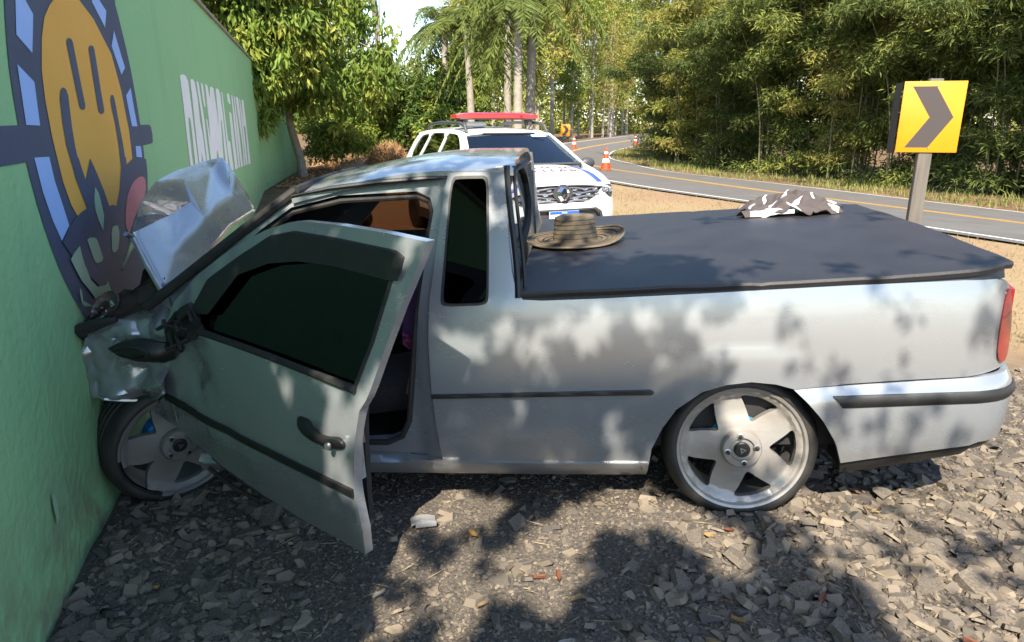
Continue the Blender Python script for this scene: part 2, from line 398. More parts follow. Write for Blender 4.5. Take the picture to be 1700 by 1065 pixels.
# ---- the green wall with its painted emblem and lettering
W0 = Vector((-1.736, 2.556, 0)); WD = Vector((-.29, .957, 0)).normalized(); WN = Vector((WD.y, -WD.x, 0))
M['green_wall'] = mat('green_wall_paint', (.235, .480, .225), .75, 0, (.275, .515, .255), 1.3, .8, bump=.006, bscale=26, detail=8)
M['navy'] = mat('navy_paint', (.052, .070, .120), .7, 0, (.066, .084, .135), 3, .6, bump=.002, bscale=35)
M['light_blue'] = mat('light_blue_paint', (.30, .46, .84), .7, 0, (.33, .50, .86), 3, .6, bump=.002, bscale=35)
M['orange'] = mat('ochre_paint', (.70, .36, .055), .7, 0, (.74, .40, .07), 3, .6, bump=.002, bscale=35)
M['pale_green'] = mat('pale_green_paint', (.32, .48, .32), .7, 0, (.35, .51, .34), 3, .6, bump=.002, bscale=35)
M['pink'] = mat('pink_paint', (.52, .17, .20), .7, 0, (.55, .2, .22), 3, .6, bump=.002, bscale=35)
M['letter_white'] = mat('letter_white_paint', (.82, .82, .82), .7, 0, (.75, .76, .75), 4, .6, bump=.002, bscale=35)
M['cement'] = mat('cement', (.30, .29, .26), .9, 0, (.20, .19, .17), 9, .5, bump=.004, bscale=40)
def stain_wall(m):
    """splashed soil, rain streaks and scuffs on the plaster, strongest along the foot of the wall"""
    N = m.node_tree.nodes; L = m.node_tree.links; b = N['Principled BSDF']; base = b.inputs['Base Color'].links[0].from_socket; tc = N.new('ShaderNodeTexCoord')
    def nse(scale, st, lo, hi, amt, det=8):
        mp = N.new('ShaderNodeMapping'); mp.inputs['Scale'].default_value = st; L.new(tc.outputs['Object'], mp.inputs[0])
        t = N.new('ShaderNodeTexNoise'); t.inputs['Scale'].default_value = scale; t.inputs['Detail'].default_value = det; t.inputs['Roughness'].default_value = .65; L.new(mp.outputs[0], t.inputs['Vector'])
        r = N.new('ShaderNodeMapRange'); r.inputs[1].default_value = lo; r.inputs[2].default_value = hi; r.inputs[4].default_value = amt; L.new(t.outputs[0], r.inputs[0]); return r.outputs[0]
    sx = N.new('ShaderNodeSeparateXYZ'); L.new(tc.outputs['Object'], sx.inputs[0])
    foot = N.new('ShaderNodeMapRange'); foot.inputs[1].default_value = .42; foot.inputs[2].default_value = -.12; L.new(sx.outputs['Z'], foot.inputs[0])
    sp = nse(7., (1, 1, 1), .38, .72, 1.); mu = N.new('ShaderNodeMath'); mu.operation = 'MULTIPLY'; L.new(foot.outputs[0], mu.inputs[0]); L.new(sp, mu.inputs[1])
    def mixc(f, A, col):
        x = N.new('ShaderNodeMix'); x.data_type = 'RGBA'; L.new(f, x.inputs['Factor']); L.new(A, x.inputs['A']); x.inputs['B'].default_value = (*col, 1); return x.outputs['Result']
    c = mixc(nse(3.2, (1, 1, .12), .55, .80, .35), base, (.13, .26, .12)); c = mixc(nse(2.0, (1, 1, 1), .56, .75, .30), c, (.36, .55, .31)); c = mixc(nse(22., (1, 1, .5), .70, .74, .5), c, (.40, .48, .36)); c = mixc(mu.outputs[0], c, (.20, .17, .12)); L.new(c, b.inputs['Base Color'])
stain_wall(M['green_wall'])
wall = empty('painted_wall', tuple(W0))
tag(wall, 'long green plastered wall with painted emblem, crashed into by the silver pickup', 'wall')
def wtop(t): return 2.62 + .024 * t
def wall_pt(t, z, out=0.): p = WD * t + WN * out; return (p.x, p.y, z)
LEN1 = 17.6; B1 = W0 + WD * LEN1; E1 = Vector((-8.25, 27.2, 0)); D2 = (E1 - B1).normalized(); L2 = (E1 - B1).length; N2 = Vector((D2.y, -D2.x, 0))
def wseg(t, z, o):
    if t <= LEN1: return wall_pt(t, z, o)
    q = B1 - W0 + D2 * (t - LEN1) + N2 * o; return (q.x, q.y, z)
T0 = -3.2; T1 = LEN1 + L2
b = MB(); ts = list(np.linspace(T0, LEN1, 120)) + list(np.linspace(LEN1, T1, 40)[1:]); nzv = 24
def wave(t, z): return .004 * nz(t * .9, z * 1.3, 3.) + .0025 * nz(t * 4, z * 4, 9.)
for side in (0, 1):
    V = []; F = []
    for t in ts:
        for j in range(nzv + 1):
            z = -.55 + (wtop(t) + .55) * j / nzv; V.append(wseg(t, z, wave(t, z) if side == 0 else -.16))
    n = nzv + 1
    for i in range(len(ts) - 1):
        for j in range(nzv): q = (i * n + j, (i + 1) * n + j, (i + 1) * n + j + 1, i * n + j + 1); F.append(q if side == 0 else q[::-1])
    b.add(V, F)
n = nzv + 1; o2 = len(ts) * n
for i in range(len(ts) - 1):
    a = i * n + nzv; b.f.append((a, a + n, a + n + o2, a + o2))
for i in (0, len(ts) - 1):
    for j in range(nzv): a = i * n + j; b.f.append((a, a + 1, a + 1 + o2, a + o2))
b.build('plaster', M['green_wall'], wall)
cp = MB()
for (ta, tb) in ((T0, LEN1), (LEN1, T1)):
    k = 30
    for i in range(k):
        t0 = ta + (tb - ta) * i / k + .004; t1 = ta + (tb - ta) * (i + 1) / k - .004; V = []
        for t in (t0, t1):
            for (o, dz) in ((.035, .0), (.035, .035), (-.06, .05), (-.195, .035), (-.195, 0)): V.append(wseg(t, wtop(t) + dz + .002, o))
        cp.add(V, [(0, 5, 6, 1), (1, 6, 7, 2), (2, 7, 8, 3), (3, 8, 9, 4), (4, 9, 5, 0), (0, 1, 2, 3, 4), (9, 8, 7, 6, 5)])
cp.build('coping', M['cement'], wall, False)
def paint(name, poly, mt, lay, step=.12):
    return pmk(name, poly, [], lambda t, z: wall_pt(t, z, wave(t, z) + .0022 * lay + .001), 0, mt, wall, step, tuple(-WN))
MURAL=[('light_blue',[(0.153,1.951),(0.205,1.96),(0.246,1.935),(0.306,1.896),(0.218,1.75),(0.082,1.799)]),('light_blue',[(0.04,1.698),(0.185,1.646),(0.157,1.489),(0.014,1.492)]),('light_blue',[(0.033,1.377),(0.198,1.373),(0.213,1.281),(0.289,1.094),(0.166,1.051),(0.104,1.141),(0.058,1.252)]),('light_blue',[(1.244,2.077),(1.268,2.115),(1.364,2.13),(1.41,2.109),(1.529,2.074),(1.448,1.982)]),('light_blue',[(1.643,1.99),(1.808,1.808),(1.691,1.761),(1.539,1.899)]),('light_blue',[(1.879,1.7),(1.926,1.478),(1.775,1.479),(1.73,1.649)]),('light_blue',[(1.788,1.365),(1.932,1.36),(1.928,1.292),(1.77,1.303)]),('orange',[(0.292,1.36),(0.273,1.443),(0.272,1.586),(0.294,1.699),(0.359,1.815),(0.44,1.903),(0.539,1.962)]),('orangeR',[(1.016,2.05),(1.222,1.997),(1.505,1.857),(1.627,1.666),(1.678,1.458),(1.658,1.312)]),('slit',[(0.715,1.573),(0.721,1.565),(0.733,1.559),(0.751,1.556),(0.771,1.555),(0.791,1.558),(0.808,1.564),(0.818,1.572),(0.821,1.581),(0.774,1.842),(0.768,1.849),(0.756,1.854),(0.739,1.856),(0.719,1.854),(0.701,1.85),(0.685,1.843),(0.676,1.835),(0.673,1.827)]),('slit',[(1.043,1.559),(1.048,1.551),(1.06,1.545),(1.079,1.541),(1.101,1.541),(1.123,1.544),(1.141,1.549),(1.154,1.557),(1.158,1.566),(1.139,1.846),(1.134,1.853),(1.121,1.859),(1.103,1.861),(1.081,1.859),(1.06,1.855),(1.043,1.848),(1.031,1.84),(1.028,1.832)]),('slit',[(0.454,1.597),(0.474,1.622),(0.497,1.636),(0.524,1.642),(0.558,1.634),(0.573,1.61),(0.563,1.563),(0.548,1.482),(0.55,1.399),(0.567,1.324),(0.462,1.33),(0.43,1.409),(0.432,1.5)]),('slit',[(1.33,1.616),(1.348,1.634),(1.377,1.643),(1.411,1.638),(1.425,1.607),(1.442,1.501),(1.468,1.378),(1.464,1.278),(1.343,1.284),(1.362,1.382),(1.354,1.5),(1.328,1.578)]),('slit',[(0.166,1.045),(0.287,1.091),(0.402,1.117),(0.492,1.128),(0.581,1.132),(0.525,1.203),(0.478,1.274),(0.457,1.361),(0.569,1.356),(0.598,1.304),(0.628,1.25),(0.689,1.295),(0.755,1.341),(0.796,1.306),(0.849,1.255),(0.916,1.175),(0.961,1.099),(1.042,1.098),(1.116,1.082),(1.241,1.162),(1.33,1.256),(1.374,1.32),(1.489,1.315),(1.481,1.274),(1.659,1.299),(1.872,1.294),(2.031,1.277),(2.02,1.194),(1.707,0.739),(0.746,0.673),(0.347,0.908)]),('pale_green',[(0.758,1.211),(0.805,1.177),(0.824,1.116),(0.833,1.069),(0.771,1.005),(0.725,1.06),(0.704,1.107),(0.711,1.157)]),('pale_green',[(0.49,1.004),(0.53,1.007),(0.615,0.995),(0.643,0.982),(0.661,0.958),(0.694,0.889),(0.665,0.875),(0.585,0.882),(0.554,0.896),(0.538,0.914)]),('pale_green',[(0.96,0.998),(1.065,0.99),(1.075,0.957),(1.05,0.92),(0.998,0.879),(0.925,0.871),(0.884,0.882),(0.873,0.9),(0.911,0.973)]),('pale_green',[(0.223,0.965),(0.289,0.983),(0.372,0.997),(0.383,0.949),(0.397,0.912),(0.448,0.831),(0.525,0.785),(0.653,0.764),(0.716,0.77),(0.741,0.713),(0.524,0.741),(0.469,0.74),(0.384,0.81),(0.317,0.859)]),('pink',[(1.749,1.188),(1.862,1.181),(1.911,1.162),(1.904,1.105),(1.795,1.057),(1.567,0.997),(1.41,0.927),(1.303,0.908),(1.235,0.934),(1.231,0.995),(1.344,1.093),(1.434,1.136),(1.56,1.17)])]
LETTERS=[[(4.001,1.884),(4.07,1.906),(4.287,1.918),(4.415,1.908),(4.503,1.866),(4.527,1.517),(4.523,0.934),(4.306,0.939),(4.308,1.207),(4.34,1.478),(4.311,1.541),(4.223,1.545),(4.183,1.479),(4.161,1.232),(4.171,0.945),(3.989,0.95)],[(4.651,1.883),(4.715,1.904),(4.875,1.91),(4.997,1.886),(5.08,1.729),(5.063,1.518),(5.165,1.368),(5.158,1.204),(5.145,1.033),(5.348,0.909),(5.006,0.92),(4.952,1.05),(4.849,1.216),(4.718,0.929),(4.564,0.933),(4.643,1.557)],[(5.142,1.898),(5.225,1.913),(5.304,1.896),(5.435,1.519),(5.452,0.907),(5.217,0.913),(5.24,1.19),(5.245,1.519)],[(5.485,1.905),(5.579,1.915),(5.671,1.892),(5.688,1.668),(5.586,1.666),(5.507,1.731)],[(5.896,1.908),(6.003,1.921),(6.12,1.901),(6.204,1.774),(6.362,1.9),(6.522,1.92),(6.747,1.905),(6.892,1.601),(6.942,1.351),(6.86,0.863),(6.513,0.873),(6.488,1.115),(6.385,1.183),(5.95,0.891),(5.668,0.901),(5.757,1.287),(5.845,1.52),(5.851,1.706)],[(5.602,1.537),(5.705,1.537),(5.876,1.141),(5.857,0.894),(5.613,0.903),(5.621,1.291)],[(7.026,1.904),(7.2,1.927),(7.432,1.923),(7.558,1.871),(7.655,1.637),(7.636,0.841),(7.311,0.85),(7.333,1.122),(7.366,1.524),(7.248,1.524),(7.007,0.86),(6.79,0.866)],[(7.788,1.901),(7.911,1.912),(7.971,1.858),(7.968,1.525),(8.031,1.252),(8.365,1.229),(8.448,0.816),(7.892,0.832),(7.772,1.105)],[(8.608,1.909),(8.774,1.926),(9.044,1.917),(9.124,1.785),(8.941,1.765),(8.637,1.819)],[(8.686,1.643),(8.901,1.662),(9.109,1.625),(9.129,1.382),(9.284,0.79),(8.707,0.808),(8.651,1.183)],[(9.439,1.915),(9.665,1.928),(9.785,1.666),(9.759,0.781),(9.404,0.791),(9.363,1.396)],[(9.954,1.916),(10.152,1.927),(10.251,1.531),(10.39,0.757),(9.929,0.775),(9.857,1.392)],[(10.314,1.91),(10.594,1.937),(10.951,1.921),(11.048,1.683),(11.102,0.74),(10.586,0.756),(10.818,1.028),(10.698,1.274)],[(11.2,1.91),(11.401,1.916),(11.568,1.69),(11.715,0.717),(11.25,0.734),(11.195,1.266)],[(11.789,1.908),(12.066,1.932),(12.365,1.924),(12.457,1.619),(12.569,0.687),(11.947,0.71),(12.119,1.413),(11.648,1.456)]]
ring = [(.987 + 1.04 * math.cos(a), 1.486 + 1.04 * math.sin(a)) for a in np.linspace(0, 2 * math.pi, 72, endpoint=False)]
paint('emblem_disc', ring, M['navy'], 1)
paint('emblem_bar', [(-.42, 1.372), (-.42, 1.475), (-.38, 1.488), (.03, 1.492), (.03, 1.365), (-.38, 1.362)], M['navy'], 1)
paint('emblem_bar', [(1.9, 1.485), (2.30, 1.487), (2.36, 1.475), (2.38, 1.42), (2.35, 1.372), (2.28, 1.365), (1.9, 1.36)], M['navy'], 1)
paint('emblem_tab', [(1.62, 2.25), (1.80, 2.30), (1.80, 2.16), (1.735, 2.04), (1.6, 2.1)], M['navy'], 1)
orL = [p for k_, p in MURAL if k_ == 'orange'][0]; orR = [p for k_, p in MURAL if k_ == 'orangeR'][0]
ora = list(orL) + [(.70, 2.03), (.86, 2.062)] + list(orR) + [(1.60, 1.10), (1.35, .92), (.95, .98), (.45, 1.09), (.36, 1.17), (.31, 1.27)]
paint('emblem_orange', ora, M['orange'], 2)
for kd, poly in MURAL:
    if kd == 'light_blue': paint('emblem_segment', poly, M['light_blue'], 2)
    elif kd == 'slit': paint('emblem_stroke', poly, M['navy'], 3)
    elif kd == 'pale_green': paint('emblem_spot', poly, M['pale_green'], 4)
    elif kd == 'pink': paint('emblem_tongue', smooth_poly(poly, 1), M['pink'], 4)
for a0, a1 in ((1.02, 1.50), (1.62, 2.15)):
    A = np.linspace(a0, a1, 9)
    paint('emblem_segment', [(.987 + .94 * math.cos(a), 1.486 + .94 * math.sin(a)) for a in A] + [(.987 + .78 * math.cos(a), 1.486 + .78 * math.sin(a)) for a in A[::-1]], M['light_blue'], 2)
for poly in LETTERS: paint('letter', poly, M['letter_white'], 1, .3)
# bare patches where the paint has flaked off near the foot of the wall
for (t, z, s) in ((-.42, .20, .05), (.27, .80, .035)):
    paint('flaked_patch', [(t + s * random.uniform(.5, 1) * math.cos(a) * .6, z + s * 1.6 * random.uniform(.5, 1) * math.sin(a)) for a in np.linspace(0, 6.28, 9, endpoint=False)], M['pale_green'], 5, .03)

# ================================================================== the crashed pickup
ex = Vector((.99276, -.10434, .05931)); ey = Vector((.104528, .994522, 0)); ez = ex.cross(ey)
PO = Vector((.930, 2.446, 0.)); PM = Matrix(((ex.x, ey.x, ez.x, PO.x), (ex.y, ey.y, ez.y, PO.y), (ex.z, ey.z, ez.z, PO.z), (0, 0, 0, 1)))
CW = 1.76
truck = empty('pickup_truck', mtx=PM)
tag(truck, 'silver two-door pickup with crumpled front, open door and black bed cover', 'pickup truck')
SIDE_DOORCUT=[(-1.215,0.232),(-1.223,0.409),(-1.227,0.567),(-1.223,0.764),(-1.21,0.905),(-1.184,1.061),(-1.153,1.24),(-1.131,1.351),(-1.123,1.378)]
SIDE_CABREAR=[(-0.901,1.393),(-0.895,1.273),(-0.893,1.117),(-0.884,1.006),(-0.87,0.934),(-0.845,0.9)]
SIDE_RAIL=[(-0.771,0.894),(-0.543,0.895),(-0.101,0.903),(0.324,0.913),(0.743,0.916),(0.874,0.903),(0.934,0.875)]
SIDE_REAR=[(0.973,0.81),(1.0,0.7),(1.035,0.544),(1.038,0.503)]
SIDE_SEAM=[(0.768,0.565),(0.548,0.56),(0.338,0.545),(0.162,0.529)]
ARCH=[(0.151,0.532),(0.095,0.55),(0.005,0.561),(-0.085,0.551),(-0.176,0.523),(-0.27,0.452),(-0.325,0.366),(-0.364,0.276),(-0.375,0.198)]
ARCH_B=[(0.205,0.484),(0.265,0.411),(0.32,0.314),(0.348,0.223),(0.361,0.154)]
SILLTOP=[(-0.373,0.21),(-0.804,0.212),(-1.216,0.223)]
SILLBOT=[(-0.379,0.123),(-0.808,0.136),(-1.225,0.153),(-1.575,0.164)]
QW=[(-1.105,1.361),(-0.972,1.359),(-0.966,1.343),(-0.978,0.902),(-0.993,0.887),(-1.151,0.889),(-1.165,0.903),(-1.147,1.037)]
MOLD=[(-1.226,0.523),(-0.362,0.526)]
BUMSTRIP=[(0.288,0.483),(0.554,0.498),(1.154,0.392)]
BUMBOT=[(0.352,0.22),(0.583,0.26),(0.984,0.227)]
LIPBOT=[(0.361,0.154),(0.593,0.194),(0.833,0.217),(0.972,0.204)]
TAIL=[(0.967,0.823),(0.944,0.761),(0.935,0.671),(0.944,0.599),(0.974,0.563),(1.013,0.557),(1.014,0.648),(0.998,0.77)]
FEND=[(-2.341,0.934),(-2.413,0.913),(-2.551,0.861),(-2.619,0.85),(-2.66,0.832),(-2.684,0.779),(-2.712,0.656),(-2.711,0.595),(-2.718,0.532),(-2.618,0.547),(-2.556,0.529),(-2.497,0.498),(-2.402,0.538),(-2.349,0.569),(-2.332,0.692),(-2.301,0.842),(-2.273,0.925)]
OPEN=[(-1.772,1.279),(-1.572,1.316),(-1.254,1.317),(-1.202,1.292),(-1.189,1.241),(-1.225,1.063),(-1.263,0.86),(-1.305,0.569),(-1.332,0.41),(-1.372,0.333),(-1.448,0.305),(-1.552,0.3)]
DSKIN=[(0.069,0.946),(0.029,0.836),(-0.015,0.69),(-0.057,0.537),(-0.149,0.483),(-0.207,0.425),(-0.007,0.377),(0.157,0.32),(0.449,0.242),(0.769,0.193),(0.956,0.18),(1.099,0.165),(1.111,0.266),(1.102,0.378),(1.102,0.445),(1.125,0.595),(1.156,0.703),(1.181,0.74),(1.196,0.777),(1.124,0.761),(0.702,0.811),(0.281,0.841),(0.198,0.854)]
DFRAME_O=[(0.069,0.946),(0.223,1.06),(0.4,1.158),(0.6,1.235),(0.727,1.265),(0.789,1.27),(0.969,1.263),(1.188,1.245),(1.36,1.225),(1.333,1.151),(1.281,1.025),(1.237,0.902),(1.196,0.777)]
DFRAME_I=[(1.129,0.762),(1.186,0.913),(1.237,1.103),(1.272,1.153),(1.278,1.174),(1.246,1.19),(0.976,1.218),(0.763,1.234),(0.637,1.215),(0.476,1.14),(0.304,1.05),(0.2,0.911),(0.28,0.847)]
DVISOR=[(0.2,0.911),(0.304,1.05),(0.476,1.14),(0.637,1.215),(0.763,1.234),(0.976,1.218),(1.246,1.19),(1.278,1.174),(1.279,1.139),(1.268,1.11),(1.221,1.11),(0.988,1.137),(0.809,1.142),(0.651,1.126),(0.486,1.077),(0.326,0.923)]
DMOLD=[(-0.048,0.533),(0.227,0.499),(0.541,0.454),(0.822,0.427),(1.095,0.405)]
DHANDLE=[(0.849,0.604),(0.963,0.58),(1.067,0.57)]
HOOD={'A':(-2.343,0.1,0.976),'B':(-2.467,0.16,1.208),'R3':(-2.567,1.45,1.149),'E1':(-2.505,1.03,1.109),'E2':(-2.43,0.651,1.036),'E3':(-2.379,0.375,0.99),'F1':(-2.411,0.305,1.093),'F2':(-2.495,0.765,1.195),'F3':(-2.586,1.238,1.257),'M1':(-2.519,0.521,1.239),'M2':(-2.545,0.752,1.277),'M4':(-2.678,1.259,1.407),'PK':(-2.703,1.42,1.467),'R1':(-2.652,1.44,1.373),'R2':(-2.607,1.46,1.253),'M3':(-2.577,0.772,1.386),'C1':(-2.437,0.16,1.271),'C2':(-2.462,0.24,1.326),'C3':(-2.522,0.46,1.396),'C4':(-2.607,0.8,1.432),'C5':(-2.689,1.18,1.455)}
AC = (-.012, .262)                                   # rear wheel centre
def yside(x, z):
    y = .030 * ((z - .55) / .35) ** 2 if z < .9 else .030 + (z - .9) * .30
    if x > .74: y += ((x - .74) / .22) ** 2 * .11
    r = math.hypot(x - AC[0], (z - AC[1]) * 1.08)
    y -= .0055 * sstep(.475, .435, r) * sstep(.38, .50, z)
    return y
def fs(o=0., n=.0015): return lambda x, z: (x, yside(x, z) + o + n * nz(x * 3, z * 3, 1.), z)
def fsm(o=0.): return lambda x, z: (x, CW - yside(x, z) - o, z)
side_out = SIDE_DOORCUT + SIDE_CABREAR + [(-.771, .894), (-.543, .895), (-.101, .903), (.324, .913), (.74, .918), (.86, .912), (.915, .893), (.935, .86), (.942, .78), (.945, .66), (.945, .578)] + \
    [(.768, .565), (.548, .556), (.338, .544), (.162, .529)] + ARCH[1:] + [(-.804, .214), (-1.10, .224)]
qw_in = smooth_poly([(-1.105, 1.362), (-1.075, 1.364), (-1.0, 1.362), (-.975, 1.360), (-.967, 1.335), (-.97, 1.2), (-.976, 1.0), (-.979, .92), (-.984, .895), (-1.01, .886), (-1.08, .886), (-1.135, .886), (-1.16, .893), (-1.162, .92), (-1.150, 1.02), (-1.135, 1.15), (-1.118, 1.30)], 1)
pmk('side_panel', side_out, [qw_in], fs(), .022, M['silver'], truck, .032)
def ring_of(poly, grow):
    c = np.mean(poly, 0); return [((p[0] - c[0]) * (1 + grow / abs(max(1e-3, np.ptp([q[0] for q in poly]) / 2))) + c[0], (p[1] - c[1]) * (1 + grow / (np.ptp([q[1] for q in poly]) / 2)) + c[1]) for p in poly]
q = pmk('quarter_window', ring_of(qw_in, -.010), [], fs(.006, 0), .004, M['dark_glass'], truck, .06)
pmk('rubber_seal', ring_of(qw_in, .003), [ring_of(qw_in, -.007)], fs(-.002, 0), .02, M['black_plastic'], q, .05)
# backing behind the film-darkened pane: trim of the cab corner
pmk('corner_trim', ring_of(qw_in, .02), [], fs(.10, 0), .01, M['interior'], truck, .2)
far_out = [(-2.45, .25), (-2.40, .9), (-2.30, .96), (-1.78, 1.30), (-1.70, 1.36)] + SIDE_DOORCUT[-1:] + SIDE_CABREAR + side_out[len(SIDE_DOORCUT) + len(SIDE_CABREAR):-len(ARCH) - 1] + ARCH[1:] + [(-.804, .214)]
far_win = [(-2.05, .965), (-1.74, 1.255), (-1.68, 1.29), (-1.27, 1.31), (-1.24, 1.28), (-1.27, .95)]
pmk('side_panel', far_out, [far_win, qw_in], fsm(), .022, M['silver'], truck, .06, (0, -1, 0))
pmk('side_glass', ring_of(far_win, .005), [], fsm(.008), .004, M['brown_glass'], truck, .2, (0, -1, 0))
pmk('quarter_window', ring_of(qw_in, .004), [], fsm(.008), .004, M['dark_glass'], truck, .2, (0, -1, 0))
# sill
sill = [(-2.28, .262), (-1.9, .258), (-1.55, .250), (-1.216, .232), (-.804, .216), (-.376, .210), (-.381, .119), (-.808, .132), (-1.225, .149), (-1.575, .160), (-2.28, .185)]
def fsill(x, z): t = (z - .15) / .08; return (x, yside(x, z) - .012 + .035 * (1 - t) ** 2 * (1 if t < 1 else 0) + (.03 if t > 1.12 else 0), z)
pmk('sill', sill, [], fsill, .05, M['silver'], truck, .03)
# aperture frame: A-pillar, roof rail, door jamb
frame_out = [(-2.36, .925), (-2.17, 1.055), (-1.975, 1.185), (-1.84, 1.272), (-1.745, 1.332), (-1.56, 1.358), (-1.34, 1.372), (-1.118, 1.384)] + SIDE_DOORCUT[::-1] + [(-1.216, .214), (-1.5, .222), (-1.56, .235)]
frame_in = OPEN[::-1] + [(-1.90, 1.200), (-2.06, 1.08), (-2.20, .965), (-2.30, .885)]
pmk('cab_frame', [p for p in frame_out] + frame_in, [], lambda x, z: (x, yside(x, z) + .020 + .03 * sstep(-1.24, -1.31, x) * sstep(1.2, 1.05, z), z), .05, M['silver'], truck, .03)
b = MB(); b.tube([(x, yside(x, z) + .045, z - .012) for x, z in [(-2.2, .95), (-1.98, 1.13), (-1.78, 1.27), (-1.57, 1.306), (-1.26, 1.308), (-1.21, 1.285), (-1.198, 1.24), (-1.236, 1.06), (-1.274, .86), (-1.318, .57), (-1.345, .41), (-1.384, .336), (-1.45, .308), (-1.9, .31)]], .013, 8)
b.build('door_seal', M['rubber'], truck)
b = MB(); b.tube([(x, yside(x, z) - .004, z) for x, z in [(-1.76, 1.324), (-1.6, 1.347), (-1.4, 1.360), (-1.2, 1.365), (-1.135, 1.363)]], [.006, .014, .015, .014, .006], 8, flat=.7)
b.build('drip_moulding', M['black_plastic'], truck)
b = MB(); b.tube([(x, yside(x, z) + .012, z) for x, z in [(-2.40, .915), (-2.17, 1.068), (-1.975, 1.198), (-1.84, 1.285), (-1.745, 1.345)]], .021, 8)
b.tube([(x, CW - yside(x, z) - .012, z) for x, z in [(-2.40, .915), (-2.17, 1.068), (-1.975, 1.198), (-1.84, 1.285), (-1.745, 1.345)]], .021, 8)
b.tube([(-1.745, y, 1.345 + .03 * math.sin(math.pi * (y - .16) / (CW - .32))) for y in np.linspace(.16, CW - .16, 9)], .018, 8)
b.build('windscreen_seal', M['rubber'], truck)
# roof
def froof(u, v):
    x = -1.76 + .892 * u; e = 1.335 + .075 * math.sin(min(1, u * 1.5) * math.pi / 2) - .012 * max(0, u - .7) / .3; y0 = yside(x, e - .02) - .002
    y = y0 + (CW - 2 * y0) * v; k = abs(2 * v - 1); return (x - .045 * v * sstep(.6, 1, u) - .05 * (1 - k * k) * (1 - u) ** 3, y, e - .020 + .055 * (1 - k ** 3.2))
b = MB().sheet(froof, 26, 30, (0, 0, -.02)); b.build('roof', M['silver'], truck)
b = MB().grid(lambda u, v: (-1.70 + .80 * u, .22 + (CW - .44) * v, 1.345 + .02 * math.sin(u * 3.14)), 6, 6); b.build('headlining', mat('headlining', (.20, .18, .16), .9), truck)
# windscreen
def fws(u, v): x = -2.30 + .56 * u - .07 * math.sin(math.pi * v); y0 = .05 + .13 * u; return (x, y0 + (CW - 2 * y0) * v, .955 + .385 * u)
MB().sheet(fws, 8, 12, (.004, 0, -.004)).build('windscreen', M['clear_glass'], truck)
# back of the cab: panel with window, frame and rubber
bz = lambda z: -.875 - .030 * sstep(.93, 1.4, z)
cabb = [(.05, .55), (.06, .9), (.10, 1.02), (.17, 1.30), (.20, 1.395), (CW - .20, 1.395), (CW - .17, 1.3), (CW - .10, 1.02), (CW - .06, .9), (CW - .05, .55)]
cabw = smooth_poly([(.19, 1.02), (.24, 1.345), (CW - .24, 1.345), (CW - .19, 1.02)], 2)
fb = lambda o: (lambda y, z: (bz(z) + o - .045 * y / CW, y, z))
pmk('cab_back', cabb, [cabw], fb(0), .03, M['silver'], truck, .06, (-1, 0, 0))
g = pmk('rear_glass', ring_of(cabw, .004), [], fb(-.012), .004, M['dark_glass'], truck, .1, (-1, 0, 0))
pmk('rubber_seal', ring_of(cabw, .012), [ring_of(cabw, -.010)], fb(.006), .02, M['rubber'], g, .06, (-1, 0, 0))
b = MB(); b.tube([(bz(z) + .012, yside(-.9, z) + .004, z) for z in np.linspace(.905, 1.395, 14)], .013, 6); b.tube([(bz(z) + .035, yside(-.9, z) + .045, z) for z in np.linspace(.93, 1.39, 14)], .008, 6)
b.build('pillar_trim', M['black_plastic'], truck)
# side moulding
b = MB(); pts = [(-1.228, .516), (-1.228, .531), (-.37, .536), (-.358, .530), (-.358, .524), (-.37, .518)]
pmk('side_moulding', pts, [], fs(-.014, 0), .016, M['black_plastic'], truck, .05)
# rail trim and bed cover
b = MB()
def rail_pt(x): return (yside(x, .905) + .008, .905 + .014 * (x + .86) / 1.7)
b.sheet(lambda u, v: ((lambda x: (x, rail_pt(x)[0] + .012 * v, rail_pt(x)[1] - .012 + .036 * v))(-.852 + 1.76 * u)), 40, 2, (0, .03, 0)); b.build('rail_trim', M['black_plastic'], truck)
def fcov(u, v):
    x = -.862 + 1.795 * u; y0 = rail_pt(min(x, .90))[0] - .006 + .02 * max(0, u - .96) / .04; y = y0 + (CW - 2 * y0) * v
    z = .932 + .014 * u + .052 * (1 - (1 - min(1, v * 1.6)) ** 2.2) + .010 * math.sin(math.pi * v) * math.sin(math.pi * u) + .018 * sstep(.70, .98, u) * sstep(.25, 0, v)
    z += .0050 * nz(u * 5, v * 3, 2.) + .0025 * nz(u * 14, v * 10, 5.) - .004 * abs(nz(u * 3 + v * 4, v * 6 - u * 2, 9.)) - .003 * math.exp(-((u - .5) / .006) ** 2)
    return (x, y, z)
cov = MB().grid(fcov, 60, 40); n = len(cov.v); w = 61
bidx = list(range(0, 61)) + [j * w + 60 for j in range(1, 41)] + [40 * w + i for i in range(59, -1, -1)] + [j * w for j in range(39, 0, -1)]
lo = []
for lev, (dz, ins) in enumerate(((-.010, -.004), (-.026, .002), (-.030, .02))):
    for i in bidx:
        p = cov.v[i]; c = Vector((0, CW / 2)) - Vector((p[0] * .6, p[1])); c = c.normalized() * ins; cov.v.append((p[0] + c.x, p[1] + c.y, p[2] + dz))
m_ = len(bidx)
for lev in range(3):
    for k in range(m_):
        a = bidx[k] if lev == 0 else n + (lev - 1) * m_ + k; b2 = bidx[(k + 1) % m_] if lev == 0 else n + (lev - 1) * m_ + (k + 1) % m_
        cov.f.append((b2, a, n + lev * m_ + k, n + lev * m_ + (k + 1) % m_))
cov.build('bed_cover', M['vinyl'], truck)
MB().box((.0, CW / 2, .55), (1.70, CW - .25, .62)).build('bed_box', M['interior'], truck, False)
